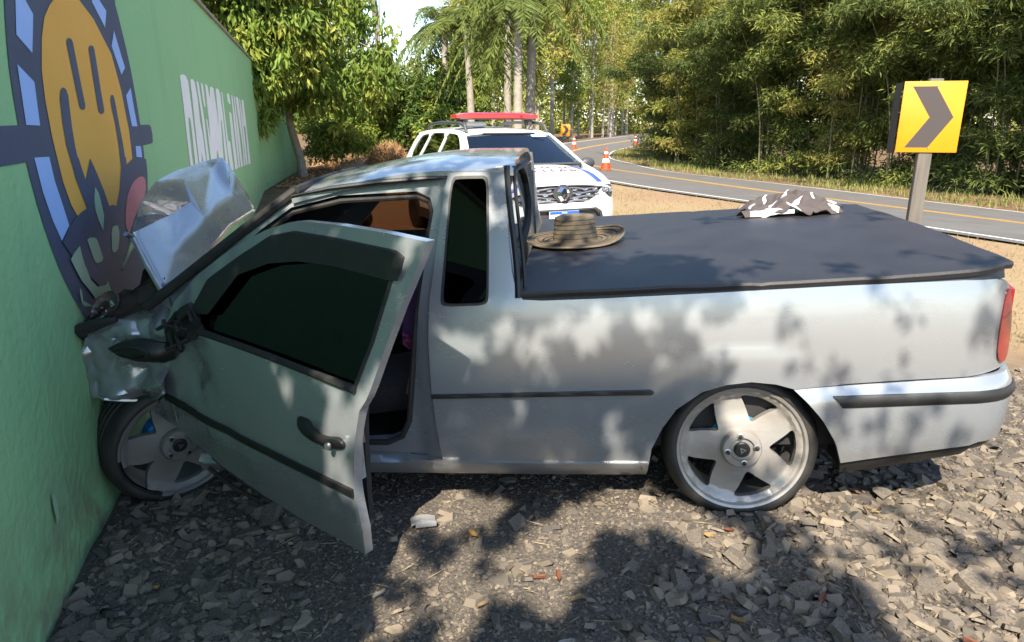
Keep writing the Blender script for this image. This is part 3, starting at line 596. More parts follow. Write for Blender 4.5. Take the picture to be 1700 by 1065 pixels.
# tailgate
tg = [(.13, .60), (.13, .89), (CW - .13, .89), (CW - .13, .60)]
pmk('tailgate', tg, [], lambda y, z: (.945 + .03 * math.sin(math.pi * (y - .1) / (CW - .2)) - .02 * ((z - .75) / .15) ** 2, y, z), .03, M['silver'], truck, .1, (-1, 0, 0))
# tail light wrapping the corner
tl = smooth_poly([(.912, .868), (.893, .80), (.880, .71), (.882, .628), (.905, .597), (.940, .602), (.950, .70), (.944, .80), (.930, .868)], 2)
pmk('tail_light', tl, [], fs(-.010, 0), .03, M['tail_red'], truck, .02)
pmk('tail_light', [(.06 + .0, .60), (.05, .86), (.13, .88), (.14, .61)], [], lambda y, z: (.952, y + .06, z), .02, M['tail_red'], truck, .05, (-1, 0, 0))
pmk('tail_light', tl, [], fsm(-.010), .03, M['tail_red'], truck, .05, (0, -1, 0))
# rear bumper swept from the wheel arch round the back
def arch_x(z):
    zz = [.154, .223, .314, .411, .484, .532]; xx = [.361, .348, .32, .265, .205, .155]; return float(np.interp(z, zz, xx))
path = []
for x in np.linspace(0, .80, 17): path.append((x, 0.))
for a in np.linspace(0, math.pi / 2, 9)[1:]: path.append((.80 + .17 * math.sin(a), .17 * (1 - math.cos(a))))
for y in np.linspace(.17, CW - .17, 15)[1:]: path.append((.97 + .025 * math.sin(math.pi * (y - .17) / (CW - .34)), y))
for a in np.linspace(math.pi / 2, 0, 9)[1:]: path.append((.80 + .17 * math.sin(a), CW - .17 * (1 - math.cos(a))))
for x in np.linspace(.80, 0, 17)[1:]: path.append((x, CW))
PL = len(path) - 1
def bump_pt(i, z, o):
    x, y = path[i]
    if y == 0. or y == CW: xa = arch_x(z); x = xa + (.80 - xa) * x / .80
    j0, j1 = max(0, i - 1), min(PL, i + 1); dx, dy = path[j1][0] - path[j0][0], path[j1][1] - path[j0][1]; l = math.hypot(dx, dy)
    return (x + dy / l * o, y - dx / l * o, z)
def bump_sweep(zf, of, n, thick, rng_=None):
    b = MB(); lo_, hi_ = rng_ or (0, PL)
    def fn(u, v): i = int(round(lo_ + u * (hi_ - lo_))); z = zf(i, v); return bump_pt(i, z, of(v, i))
    b.grid(fn, hi_ - lo_, n); w = hi_ - lo_ + 1; k = len(b.v)
    def fn2(u, v): i = int(round(lo_ + u * (hi_ - lo_))); z = zf(i, v); return bump_pt(i, z, of(v, i) - thick)
    b.grid(fn2, hi_ - lo_, n, True)
    bb = list(range(w)) + [j * w + w - 1 for j in range(1, n + 1)] + [n * w + i for i in range(w - 2, -1, -1)] + [j * w for j in range(n - 1, 0, -1)]
    for i in range(len(bb)): a, c = bb[i], bb[(i + 1) % len(bb)]; b.f.append((c, a, a + k, c + k))
    return b
def px(i): return path[i][0] if path[i][1] in (0., CW) else .9
def ztop(i): return float(np.interp(px(i), [0, .2, .8, .9], [.527, .537, .562, .566]))
def zbot(i): return float(np.interp(px(i), [0, .2, .8, .9], [.222, .240, .292, .305]))
def zlip(i): return float(np.interp(px(i), [0, .2, .8, .9], [.158, .172, .235, .255]))
def obul(v, i): return .006 + .020 * math.sin(math.pi * min(1, max(0, .12 + v * .80))) ** .5 - (.016 * (v - .86) / .14 if v > .86 else 0) - .015 * (1 - v) ** 2
bumper = bump_sweep(lambda i, v: zbot(i) + (ztop(i) - zbot(i)) * v, obul, 12, .02).build('rear_bumper', M['silver'], truck)
bump_sweep(lambda i, v: .455 + .046 * v + .020 * px(i), lambda v, i: obul(.8, i) + .004 + .008 * math.sin(math.pi * v) ** .5, 4, .014, (3, PL - 3)).build('bumper_strip', M['black_plastic'], bumper)
bump_sweep(lambda i, v: zlip(i) + (zbot(i) - .001 - zlip(i)) * v, lambda v, i: -.012 - .03 * (1 - v) ** 2, 5, .015).build('lower_lip', M['black_plastic'], bumper)
# wheel housing and underbody
b = MB(); b.lathe([(.40, .02), (.395, .22), (.20, .26), (.02, .26)], 32, -.25, math.pi + .25, (AC[0], 0, AC[1])); b.build('wheel_housing', M['interior'], truck)
b = MB(); b.lathe([(.40, CW - .02), (.395, CW - .22), (.02, CW - .26)], 20, -.25, math.pi + .25, (AC[0], 0, AC[1])); b.build('wheel_housing', M['interior'], truck)
MB().box((-1.3, CW / 2, .20), (1.75, CW - .16, .06)).build('floor_pan', M['interior'], truck, False)
MB().tube([(AC[0], .2, AC[1]), (AC[0], CW - .2, AC[1])], .045, 10).build('rear_axle', M['engine'], truck)
# ---- wheels
M['rim_dusty_shaded'] = mat('dusty_shaded_rim', (.20, .195, .19), .6, .3, (.14, .13, .12), 6, .6, bump=.001, bscale=80)  # front rim: dust, plus the shade it stands in, put into the colour
RR = .252
def rim_y(r): return .008 + .020 * sstep(.228, .205, r) - .010 * sstep(.16, .07, r)
def build_wheel(cx, cy, cz, rz=0., camber=0., broken=False, spin=105., full=True):
    rim_m = M['rim'] if not broken else M['rim_dusty_shaded']
    w = empty('wheel'); w.parent = truck; w.location = (cx, cy, cz); w.rotation_euler = (R_(camber), 0, R_(rz))
    ty = MB(); R = .302
    ty.lathe([(.238, .205), (.262, .212), (.290, .198), (R, .172), (R + .001, .150), (R - .006, .146), (R - .006, .138), (R + .002, .134), (R + .002, .112), (R - .006, .108), (R - .006, .100), (R + .002, .096), (R + .002, .074), (R - .006, .070), (R - .006, .062), (R + .001, .058), (R, .036), (.292, .010), (.276, -.006), (.262, -.010), (.252, -.006), (.243, .012)], 64)
    t = ty.build('tyre', M['tyre'], w)
    holes = []
    for k in range(5):
        a0 = R_(spin + 36 + 72 * k); q = []
        for (r, da) in ((.116, -4), (.112, 0), (.116, 4), (.150, 12), (.185, 18), (.203, 21), (.211, 20.5), (.2145, 16), (.2155, 0), (.2145, -16), (.211, -20.5), (.203, -21), (.185, -18), (.150, -12)):
            q.append((r * math.cos(a0 + R_(da)), r * math.sin(a0 + R_(da))))
        holes.append(smooth_poly(q, 1))
    ol = []
    for k in range(90):
        a = 2 * math.pi * k / 90; r = .236; dg = math.degrees(a)
        if broken and 118 < dg < 262 :
            near = min(abs((dg - spin - 72 * j + 180) % 360 - 180) for j in range(5)); r = .232 if near < 15 else (.236 if dg < 148 else .226)
        ol.append((r * math.cos(a), r * math.sin(a)))
    if broken:
        # a lump of the rim has snapped away between two spokes
        cut = 3; hs = [h for i, h in enumerate(holes)]
        m = [min(range(5), key=lambda i: abs((math.degrees(math.atan2(np.mean(holes[i], 0)[1], np.mean(holes[i], 0)[0])) - 213 + 180) % 360 - 180))][0]
        h = holes.pop(m); c = np.mean(h, 0); a0 = math.atan2(c[1], c[0]); o2 = []
        for k in range(90):
            a = 2 * math.pi * k / 90; da = math.degrees((a - a0 + math.pi) % (2 * math.pi) - math.pi)
            r = .236 if abs(da) > 19 else .118 + .10 * (abs(da) / 19) ** .8 ; o2.append((r * math.cos(a), r * math.sin(a)))
        ol = o2
    f = pmk('rim_face', ol, holes, lambda x, z: (x, rim_y(math.hypot(x, z)) + .006 * 0, z), .028, rim_m, w, .016)
    lip = MB(); prof = [(.232, .022), (.236, .008), (.242, -.004), (.252, -.008), (.256, -.002), (.254, .012), (.240, .03)]
    if broken: lip.lathe(prof, 56, R_(245), R_(360 + 178))
    else: lip.lathe(prof, 72)
    lip.build('rim_lip', rim_m, w)
    MB().lathe([(.238, .02), (.225, .05), (.215, .16), (.24, .205)], 48).build('rim_barrel', M['rim_dark'] if not broken else M['rim_dark'], w)
    MB().lathe([(.078, .016), (.078, -.006), (.072, -.014), (.050, -.016), (.044, -.004), (.030, -.004)], 40).build('hub_flange', rim_m, w)
    cc = MB().lathe([(.031, .0), (.031, -.014), (.026, -.018), (.0001, -.018)], 28).build('centre_cap', M['black_plastic'], w)
    tri = MB(); tri.add([(-.013, -.0195, -.009), (.013, -.0195, -.009), (.0, -.0195, .014), (-.006, -.0195, -.005), (.006, -.0195, -.005), (0, -.0195, .005)], [(0, 1, 4, 3), (1, 2, 5, 4), (2, 0, 3, 5)])
    tri.map(lambda x, y, z: (x * .8 - z * .6, y, x * .6 + z * .8)); tri.build('cap_mark', M['steel'], w, False)
    for k in range(4):
        a = R_(45 * 0 + 90 * k + (8 if not broken else 35)); bx_, bz_ = .056 * math.cos(a), .056 * math.sin(a)
        MB().lathe([(.013, -.010), (.013, -.0165), (.009, -.0175), (.008, -.010), (.0001, -.010)], 14, c=(bx_, 0, bz_)).build('wheel_bolt', M['steel'], w)
        MB().lathe([(.0078, -.009), (.0078, -.022), (.0001, -.024)], 6, c=(bx_, 0, bz_)).build('bolt_head', M['black_plastic'], w)
    MB().lathe([(.02, .065), (.112, .068), (.120, .078), (.120, .14), (.02, .14)], 40).build('brake_drum', M['blue_drum'], w)
    return w
build_wheel(AC[0], .045, AC[1], 0, -4.0)
build_wheel(-2.45, .15, .250, 48, 9, True, 100.)
wf = build_wheel(AC[0], CW - .045, AC[1], 180, 4); build_wheel(-2.62, CW - .1, .28, 205, 0)
# ---- crushed front wing
def ffend(x, z):
    t = (x + 2.72) / .42; y = yside(-2.3, z) + .005 + .05 * (1 - t) ** 2 * 0
    y += .040 * nz(x * 5, z * 4, 4.) - .060 * abs(nz(x * 6 + z * 3, z * 6, 8.)) - .026 * abs(nz(x * 15, z * 12 - x * 6, 2.)) + .02 - .045 * math.exp(-((z - .565 - .25 * (x + 2.5)) / .045) ** 2) * sstep(-2.75, -2.6, x) + .05 * math.exp(-((x + 2.47 - .4 * (z - .6)) / .05) ** 2) * sstep(.75, .6, z)
    y += .06 * sstep(.80, .92, z)
    return (x, y, z)
fend = [(-2.352, .93), (-2.413, .913), (-2.48, .89), (-2.551, .861), (-2.619, .85), (-2.66, .832), (-2.684, .779), (-2.705, .72), (-2.712, .656), (-2.711, .595), (-2.718, .532), (-2.66, .545), (-2.618, .547), (-2.556, .529), (-2.497, .498), (-2.45, .52), (-2.402, .538), (-2.340, .575), (-2.31, .692), (-2.285, .842), (-2.262, .935), (-2.30, .955)]
wing = pmk('front_wing', fend, [], ffend, .012, M['silver'], truck, .013, angle=20)
b = MB(); b.tube([ffend(x, z)[:1] + (ffend(x, z)[1] - .004, z) for x, z in [(-2.655, .548), (-2.615, .545), (-2.556, .526), (-2.497, .496), (-2.45, .518), (-2.402, .536), (-2.345, .57)]], .008, 6); b.build('wheel_arch_lip', M['silver'], wing)
# black mirror shell, torn off and hanging on the wing
sh = [(-2.53, .775), (-2.47, .80), (-2.40, .812), (-2.33, .805), (-2.26, .788), (-2.225, .783), (-2.245, .765), (-2.235, .742), (-2.258, .735), (-2.265, .715), (-2.30, .705), (-2.36, .717), (-2.44, .742), (-2.50, .762)]
mc = (-2.37, .76)
mir = pmk('mirror_shell', sh, [], lambda x, z: (x, -.050 - .055 * max(0, 1 - ((x - mc[0]) / .17) ** 2 - ((z - mc[1]) / .06) ** 2) + .01 * nz(x * 20, z * 20, 1.) + .5 * max(0, x + 2.30), z), .02, M['black_plastic'], truck, .016)
MB().lathe([(.062, 0), (.058, -.010), (.050, -.012), (.046, -.002), (.02, .0), (.0001, 0)], 24).map(lambda x, y, z: (-2.395 + x * 1.25, -.098 + y, .768 + z * .45 - x * .12)).build('mirror_inset', M['black_plastic'], mir)
# ---- buckled bonnet
H_ = {k: Vector(v) for k, v in HOOD.items()}
H_['D1'] = Vector((-2.56, .16, 1.05)); H_['D2'] = Vector((-2.70, .45, 1.10)); H_['D3'] = Vector((-2.85, .85, 1.15)); H_['D4'] = Vector((-2.95, 1.25, 1.18)); H_['D5'] = Vector((-2.90, 1.5, 1.1))
tris = [('A', 'F1', 'B'), ('A', 'E3', 'F1'), ('B', 'F1', 'M1'), ('F1', 'M2', 'M1'), ('E3', 'E2', 'F1'), ('E2', 'F2', 'F1'), ('F1', 'F2', 'M2'), ('M2', 'F2', 'M3'), ('F2', 'M4', 'M3'), ('E2', 'E1', 'F2'), ('E1', 'F3', 'F2'), ('F2', 'F3', 'M4'), ('F3', 'PK', 'M4'), ('F3', 'R1', 'PK'), ('F3', 'R2', 'R1'), ('E1', 'R3', 'F3'), ('R3', 'R2', 'F3'),
        ('B', 'M1', 'C1'), ('M1', 'C2', 'C1'), ('M1', 'M2', 'C2'), ('M2', 'M3', 'C3'), ('M2', 'C3', 'C2'), ('M3', 'M4', 'C4'), ('M3', 'C4', 'C3'), ('M4', 'PK', 'C5'), ('M4', 'C5', 'C4'),
        ('C1', 'C2', 'D1'), ('C2', 'D2', 'D1'), ('C2', 'C3', 'D2'), ('C3', 'D3', 'D2'), ('C3', 'C4', 'D3'), ('C4', 'C5', 'D3'), ('C5', 'D4', 'D3'), ('C5', 'PK', 'D4'), ('PK', 'D5', 'D4'), ('PK', 'R1', 'D5'), ('R1', 'R2', 'D5'), ('B', 'C1', 'D1')]
bm = bmesh.new(); vv = {k: bm.verts.new(v) for k, v in H_.items()}
for t in tris: bm.faces.new([vv[k] for k in t])
bmesh.ops.recalc_face_normals(bm, faces=bm.faces[:])
bmesh.ops.subdivide_edges(bm, edges=bm.edges[:], cuts=5, use_grid_fill=True, smooth=.10)
bm.normal_update()
for v in bm.verts: v.co += Vector((.002 * nz(*v.co, s=9.), .003 * nz(*v.co, s=7.) , .006 * nz(*v.co, s=3.) + .0012 * nz(*v.co, s=12.)))
if sum(f.normal.z * f.calc_area() for f in bm.faces) < 0: bmesh.ops.reverse_faces(bm, faces=bm.faces[:])
me = bpy.data.meshes.new('bonnet'); bm.to_mesh(me); bm.free()
me.polygons.foreach_set('use_smooth', [True] * len(me.polygons)); me.set_sharp_from_angle(angle=R_(22)); me.materials.append(M['silver'])
bon = link(bpy.data.objects.new('bonnet', me)); bon.parent = truck
sm = bon.modifiers.new('thickness', 'SOLIDIFY'); sm.thickness = .008; sm.offset = -1
b = MB(); b.tube([tuple(H_['A'] + Vector((0, -.012, -.012))), tuple((H_['A'] + H_['B']) / 2 + Vector((-.005, -.014, -.012))), tuple(H_['B'] + Vector((0, -.012, -.02))), tuple(H_['C1'] + Vector((-.03, -.05, -.06)))], .011, 6); b.build('bonnet_edge', M['steel'], bon)
# engine bay and torn bits
b = MB(); b.box((-2.47, .62, .72), (.36, .95, .44), None, .04); b.box((-2.40, .24, .86), (.14, .22, .12), (0, .2, .3), .02); b.box((-2.56, .35, .93), (.10, .3, .10), (.2, .1, .5), .02)
b.tube([(-2.36, .12, .93), (-2.43, .16, 1.0), (-2.52, .22, .96), (-2.6, .26, .88)], .02, 8); b.tube([(-2.33, .2, .9), (-2.42, .3, 1.02), (-2.55, .42, .98)], .014, 8)
b.build('engine_bay', M['engine'], truck)
b = MB(); b.grid(lambda u, v: (-2.62 + .26 * u, .05 + .05 * nz(u * 3, v * 3, 2.) + .10 * v, .845 + .075 * u + .10 * v + .02 * nz(u * 6, v * 5, 1.)), 12, 6)
b.build('inner_wing', M['engine'], truck)
hl = MB()
hl.lathe([(.085, .0), (.075, .03), (.05, .055), (.0001, .065)], 20).map(lambda x, y, z: (-2.60 + x * .8 + y * .3, .06 + y * .5 + z * .35, .915 + z * .7 + x * .35))
hl.build('broken_headlight', M['gore'], truck)
sh_ = MB()
for k in range(16):
    c = Vector((-2.625 + random.uniform(-.04, .06), .02 + random.uniform(0, .08), .895 + random.uniform(-.035, .05))); e = [Vector((random.gauss(0, 1), random.gauss(0, 1), random.gauss(0, 1))).normalized() * random.uniform(.01, .028) for _ in range(3)]
    sh_.add([tuple(c + q) for q in e] + [tuple(c - sum(e, Vector()) * .4)], [(0, 1, 2), (0, 3, 1), (1, 3, 2), (2, 3, 0)])
sh_.build('reflector_shards', M['chrome'], truck, False)
b = MB(); b.tube([(-2.70, .04, .80), (-2.66, -.02, .845), (-2.60, -.01, .862), (-2.52, .02, .875)], [.02, .028, .024, .012], 7); b.tube([(-2.73, .10, .78), (-2.68, .05, .86), (-2.60, .09, .93)], .014, 6)
b.build('torn_trim', M['rubber'], truck)
b = MB(); b.box((-2.62, .8, .50), (.12, 1.35, .16), (0, 0, -.32), .03); b.build('bumper_beam', M['engine'], truck)
# cowl below the screen
MB().sheet(lambda u, v: (-2.42 + .15 * u, .1 + (CW - .2) * v, .90 + .055 * u + .01 * nz(u * 4, v * 9, 2.)), 4, 14, (0, 0, -.02)).build('cowl', M['black_plastic'], truck)
# ---- cabin
b = MB(); b.box((-2.20, CW / 2, .78), (.30, CW - .26, .26), (0, .15, 0), .06); b.build('dashboard', M['interior'], truck)
st = MB().lathe([(.175, -.012), (.187, 0), (.175, .012), (.163, 0), (.175, -.012)], 36); st.box((0, .01, 0), (.32, .02, .04)); st.box((0, .01, -.08), (.04, .02, .16)); st.lathe([(.055, -.02), (.055, .02), (.0001, .02)], 16)
st.map(lambda x, y, z: (-1.96 + y * .85 + z * .45, .50 + x, .85 - y * .45 + z * .85)); st.build('steering_wheel', M['interior'], truck)
def seat(yc):
    s = MB(); s.box((-1.50, yc, .42), (.50, .46, .16), (0, -.12, 0), .05); s.box((-1.26, yc, .74), (.15, .45, .58), (0, .22, 0), .06); s.box((-1.16, yc, 1.10), (.09, .24, .15), (0, .2, 0), .035)
    return s.build('seat', M['seat'], truck)
seat(.46); seat(1.28)
b = MB(); b.sheet(lambda u, v: (-1.40 + .17 * u + .06 * v, .22 + .0 * u, .40 + .20 * v + .05 * (1 - u) - .06 * u), 3, 3, (0, .03, 0)); b.build('seat_side_trim', M['tan'], truck)
pc_ = MB().grid(lambda u, v: (-1.40 + .19 * u, .25 + .14 * v + .04 * nz(u * 4, v * 3, 1.), .66 + .40 * v - .10 * u * v + .03 * nz(u * 3, v * 5, 3.)), 10, 12); pc_.build('purple_garment', M['purple'], truck)
pk_ = MB().grid(lambda u, v: (-1.385 + .07 * u, .215 + .03 * nz(u * 5, v * 5, 1.), .675 + .055 * v - .05 * u + .02 * nz(u * 5, v * 4, 6.)), 6, 6); pk_.build('pink_garment', M['pinkcloth'], truck)
mr = MB(); mr.ell((-2.04, CW + .10, 1.02), (.05, .10, .065)); mr.tube([(-2.05, CW - .1, .97), (-2.04, CW + .05, .99)], .02, 8); mr.build('door_mirror', M['black_plastic'], truck)
# ---- the open driver's door
HX = -2.33; DA = R_(30.); DD = Vector((math.cos(DA), -math.sin(DA), 0)); DN = Vector((-math.sin(DA), -math.cos(DA), 0))
def doff(s, z):
    zz = z + .13 * s; return -.02 * ((zz - .55) / .35) ** 2 if zz < .86 else -.016 - (zz - .86) * .30
def fdoor(o=0., dent=1.):
    def f(s, z):
        k = sstep(.75, .1, s) * dent
        d = k * (.014 * nz(s * 5, z * 5, 7.) + .007 * nz(s * 14, z * 13, 3.)) - dent * .030 * math.exp(-((s - .18) / .10) ** 2 - ((z - .68) / .10) ** 2) + .0012 * nz(s * 3, z * 3, 1.)
        p = Vector((HX, 0, 0)) + DD * s + DN * (doff(s, z) + o + d); return (p.x, p.y, z)
    return f
dout = DSKIN[:19] + [p for p in DFRAME_O[-2:0:-1]]
dhole = DFRAME_I
door = pmk('door', dout, [dhole], fdoor(), .035, M['silver'], truck, .026, tuple(-DN), 30)
pmk('window_glass', ring_of(dhole, .006), [], fdoor(-.018, 0), .004, M['dark_glass'], door, .08, tuple(-DN))
pmk('wind_deflector', DVISOR, [], fdoor(.014, 0), .004, M['black_plastic'], door, .03, tuple(-DN))
b = MB(); f0 = fdoor(.004, 0); b.tube([f0(s, z) for s, z in [(.26, .852), (.5, .832), (.71, .812), (.95, .785), (1.135, .764)]], .013, 8); b.build('belt_seal', M['rubber'], door)
b = MB(); b.tube([fdoor(-.002, 0)(s, z) for s, z in ring_of(dhole, -.006)] + [fdoor(-.002, 0)(*ring_of(dhole, -.006)[0])], .009, 6); b.build('glass_seal', M['rubber'], door)
f1 = fdoor(.012)
mo = DMOLD; up = [(s, z + .013) for s, z in mo]; dn = [(s, z - .013) for s, z in mo[::-1]]
pmk('door_moulding', up + dn, [], f1, .016, M['black_plastic'], door, .04, tuple(-DN))
hp = smooth_poly([(.842, .628), (.90, .628), (.93, .605), (1.0, .592), (1.06, .596), (1.085, .575), (1.07, .553), (.98, .548), (.89, .572), (.845, .595)], 2)
hc = (.965, .588)
hd = pmk('door_handle', hp, [], lambda s, z: fdoor(.006 + .032 * max(0, 1 - ((s - hc[0]) / .13) ** 2 - ((z - hc[1] + .06 * (s - hc[0])) / .042) ** 2), 0)(s, z), .02, M['black_plastic'], door, .014, tuple(-DN))
p_ = Vector(fdoor(.036, 0)(1.035, .574)); lk = MB().lathe([(.011, .004), (.011, -.006), (.0001, -.006)], 14).map(lambda x, y, z: tuple(p_ + DD * x - DN * y + Vector((0, 0, z)))); lk.build('key_lock', M['steel'], door)
# inside trim, shut face with latch
pmk('inner_trim', [(.05, .5), (.05, .80), (.30, .82), (1.10, .74), (1.08, .45), (1.06, .25), (.5, .30)], [], fdoor(-.075, 0), .02, M['interior'], door, .1, tuple(-DN))
def shut(u, v): z = .43 + .27 * v; s = 1.10 + .06 * sstep(.55, .78, z) - .012; p = Vector((HX, 0, 0)) + DD * s + DN * (doff(s, z) - .02 - .045 * u); return (p.x, p.y, z)
sf = MB().sheet(shut, 3, 12, tuple(-DD * .01)).build('shut_face', M['silver_dark'], door)
for (z, d) in ((.60, (.01, .035, .075)), (.50, (.008, .025, .03))):
    p = Vector(shut(.5, (z - .43) / .27)) + DD * .006; MB().box(tuple(p), d, (0, 0, -DA), .003).build('latch' if z > .55 else 'striker_plate', M['steel'], door)
# what is left of the mirror mount: crumpled dark bracket and wires
b = MB()
for k in range(7):
    s0, z0 = .10 + random.uniform(0, .12), .80 + random.uniform(0, .11); pp = [fdoor(.02 + random.uniform(0, .05), 0)(s0 + random.uniform(-.05, .05), z0 + random.uniform(-.04, .04)) for _ in range(4)]; b.tube(pp, .008, 6)
b.build('mirror_wires', M['rubber'], door)
b = MB(); pb = [(.05, .80), (.09, .90), (.20, .955), (.27, .90), (.26, .825), (.15, .785)]
pmk('mirror_bracket', pb, [], lambda s, z: fdoor(.022 + .02 * nz(s * 25, z * 25, 1.), 0)(s, z), .02, M['black_plastic'], door, .02, tuple(-DN))
MB().tube([fdoor(-.01, 0)(-.02, z) for z in (.42, .52)], .014, 8).build('hinge', M['steel'], door)
# underside strips torn from the wing, lying behind the front wheel
b = MB(); b.tube([(-2.18, -.03, .28), (-2.05, -.06, .18), (-1.92, -.08, .11)], .014, 6); b.tube([(-2.22, -.02, .22), (-2.10, -.05, .14), (-2.0, -.06, .09)], .010, 6); b.build('torn_liner', M['rubber'], truck)

# ================================================================== police car
M['white_paint'] = car_paint('white_paint', (.74, .74, .73), (.70, .70, .69), 0., .25, (.45, .40, .33), .12)
M['grey_plastic'] = mat('grey_plastic', (.035, .036, .04), .5, 0, (.05, .05, .055), 20)
M['police_blue'] = mat('police_blue', (.03, .07, .52), .35, coat=.5)
M['red_lens'] = mat('red_lens', (.62, .015, .02), .18, 0, (.5, .01, .015), 18, coat=1., trans=.15)
M['text_dark'] = mat('livery_lettering', (.10, .012, .02), .4)
M['lamp_glass'] = mat('lamp_glass', (.16, .17, .18), .08, .2, (.07, .075, .08), 40, coat=1.)
M['plate_blue'] = mat('plate_blue', (.01, .10, .55), .4)
M['plate_white'] = mat('plate_white', (.75, .75, .75), .4)
M['screen_glass'] = tinted_glass('car_screen', (.50, .58, .62), .9)
M['side_dark'] = tinted_glass('car_side_glass', (.035, .042, .046), .8)
car = empty('police_car', (.69, 9.41, -.33), R_(24)); car.scale = (1.13, 1.08, 1.05)
tag(car, 'white police SUV with red light bar parked behind the pickup', 'police car')
def yf(x): return .31 * (abs(x) / .88) ** 3.4
def xs(y, z):
    x = .895 - .035 * ((z - .68) / .45) ** 2 if z < 1.13 else .860 - (z - 1.13) * .46
    return x - .10 * max(0, (.75 - y) / .75) ** 2 - .06 * max(0, (y - 3.7) / .5) ** 2
# front mask
def ffas(x, z): return (x, yf(x) + .035 * ((z - .62) / .35) ** 2 - .03 * sstep(.80, .62, z) * sstep(.35, .5, z) + .012, z)
fas = [(-.86, .34), (-.875, .6), (-.86, .80), (-.80, .955), (-.60, .985), (0, .995), (.60, .985), (.80, .955), (.86, .80), (.875, .6), (.86, .34), (.5, .27), (-.5, .27)]
gr = [(-.60, .955), (-.30, .968), (.30, .968), (.60, .955), (.58, .90), (.50, .82), (.40, .765), (.30, .745), (-.30, .745), (-.40, .765), (-.50, .82), (-.58, .90)]
itk = [(-.52, .60), (-.44, .655), (.44, .655), (.52, .60), (.60, .40), (-.60, .40)]
front = pmk('front_mask', fas, [gr, itk], ffas, .04, M['white_paint'], car, .05)
g = pmk('grille', ring_of(gr, .012), [], lambda x, z: (x, ffas(x, z)[1] + .03, z), .02, M['grey_plastic'], car, .08)
for k, z in enumerate((.925, .870, .812, .765)):
    w_ = (.585, .545, .47, .38)[k]
    for s in (-1, 1):
        MB().tube([(s * x, ffas(x, z)[1] + .010, z + .012 * math.sin(x * 14 + k * 1.6)) for x in np.linspace(.07, w_, 16)], .0125, 6).build('grille_bar', M['steel'], g)
for k, z in enumerate((.905, .845, .790)):
    for x in ((.17, .32, .47), (.22, .36, .50), (.18, .31))[k]:
        for s in (-1, 1):
            xx = s * x; MB().lathe([(.030, .0), (.034, -.012), (.026, -.016), (.018, -.008), (.0001, -.006)], 6).map(lambda a, y, c: (xx + a * 1.15, ffas(xx, z)[1] + .006 + y, z + c * .42)).build('grille_stud', M['chrome'], g)
pmk('lower_intake', ring_of(itk, .01), [], lambda x, z: (x, ffas(x, z)[1] + .03, z), .02, M['grey_plastic'], car, .1)
pmk('skid_trim', [(-.66, .36), (-.56, .62), (-.47, .675), (.47, .675), (.56, .62), (.66, .36), (.60, .36), (.52, .60), (.44, .655), (-.44, .655), (-.52, .60), (-.60, .36)], [], lambda x, z: (x, ffas(x, z)[1] - .012, z), .03, M['grey_plastic'], car, .08)
# lozenge badge: hollow chrome diamond
lo_ = [(0, .995), (.105, .865), (0, .735), (-.105, .865)]; li_ = [(0, .925), (.045, .865), (0, .805), (-.045, .865)]
bd = MB(); o_ = smooth_poly(lo_, 1); i_ = smooth_poly(li_, 1)
V = []
for k in range(8):
    ox, oz = o_[k]; ix_, iz_ = i_[k]; mx_, mz_ = (ox * .45 + ix_ * .55), (oz * .45 + iz_ * .55)
    V += [(ox, .00, oz), (mx_, -.050, mz_), (ix_, -.005, iz_)]
F = []
for k in range(8):
    a = 3 * k; c = 3 * ((k + 1) % 8); F += [(a, a + 1, c + 1, c), (a + 1, a + 2, c + 2, c + 1)]
bd.add(V, F); bd.build('badge', M['chrome'], car, True, 20)
pmk('badge_base', smooth_poly([(0, 1.01), (.13, .90), (.13, .83), (0, .72), (-.13, .83), (-.13, .90)], 1), [], lambda x, z: (x, .004, z), .04, M['grey_plastic'], car, .1)
# head lamps
for s in (-1, 1):
    hlp = smooth_poly([(s * .585, .945), (s * .62, .955), (s * .80, .945), (s * .842, .90), (s * .845, .83), (s * .80, .785), (s * .74, .80), (s * .66, .865), (s * .59, .875)], 1)
    h = pmk('headlight', hlp, [], lambda x, z: (x, ffas(x, z)[1] - .012, z), .03, M['lamp_glass'], car, .05)
    for (cx, rr) in ((.66, .034), (.765, .040)):
        MB().lathe([(rr, -.014), (rr * .9, -.022), (rr * .7, -.012), (.0001, -.016)], 18).map(lambda a, y, c: (s * cx + a, ffas(cx, .88)[1] + y, .883 + c)).build('lamp_ring', M['chrome'], h)
    pmk('lamp_bezel', [(p[0] * 1.0 + s * .004, p[1] - .012) for p in hlp], [], lambda x, z: (x, ffas(x, z)[1] - .004, z), .02, M['grey_plastic'], h, .06)
# bonnet and wings
def hz(x, t): return .992 + (1.175 - .992) * t + .045 * math.sin(math.pi * min(1, t * 1.05)) - .085 * (abs(x) / .86) ** 3.0 - .020 * (1 - t) * (abs(x) / .8) ** 2
def hy(x, t): y0 = yf(x) + .018; y1 = 1.02 + .10 * (1 - (x / .8) ** 2) * -1; return y0 + (y1 - y0) * t
def hood_part(name, x0, x1, mt, n=20, par=car, lift=0., t0=0., t1=1.):
    return MB().sheet(lambda u, v: (x0(v) + (x1(v) - x0(v)) * u, hy(x0(v) + (x1(v) - x0(v)) * u, t0 + (t1 - t0) * v), hz(x0(v) + (x1(v) - x0(v)) * u, t0 + (t1 - t0) * v) + lift), n, 16, (0, 0, -.02 if not lift else -.003)).build(name, mt, par)
hb = hood_part('bonnet', lambda t: -.70 - .04 * t, lambda t: .70 + .04 * t, M['white_paint'])
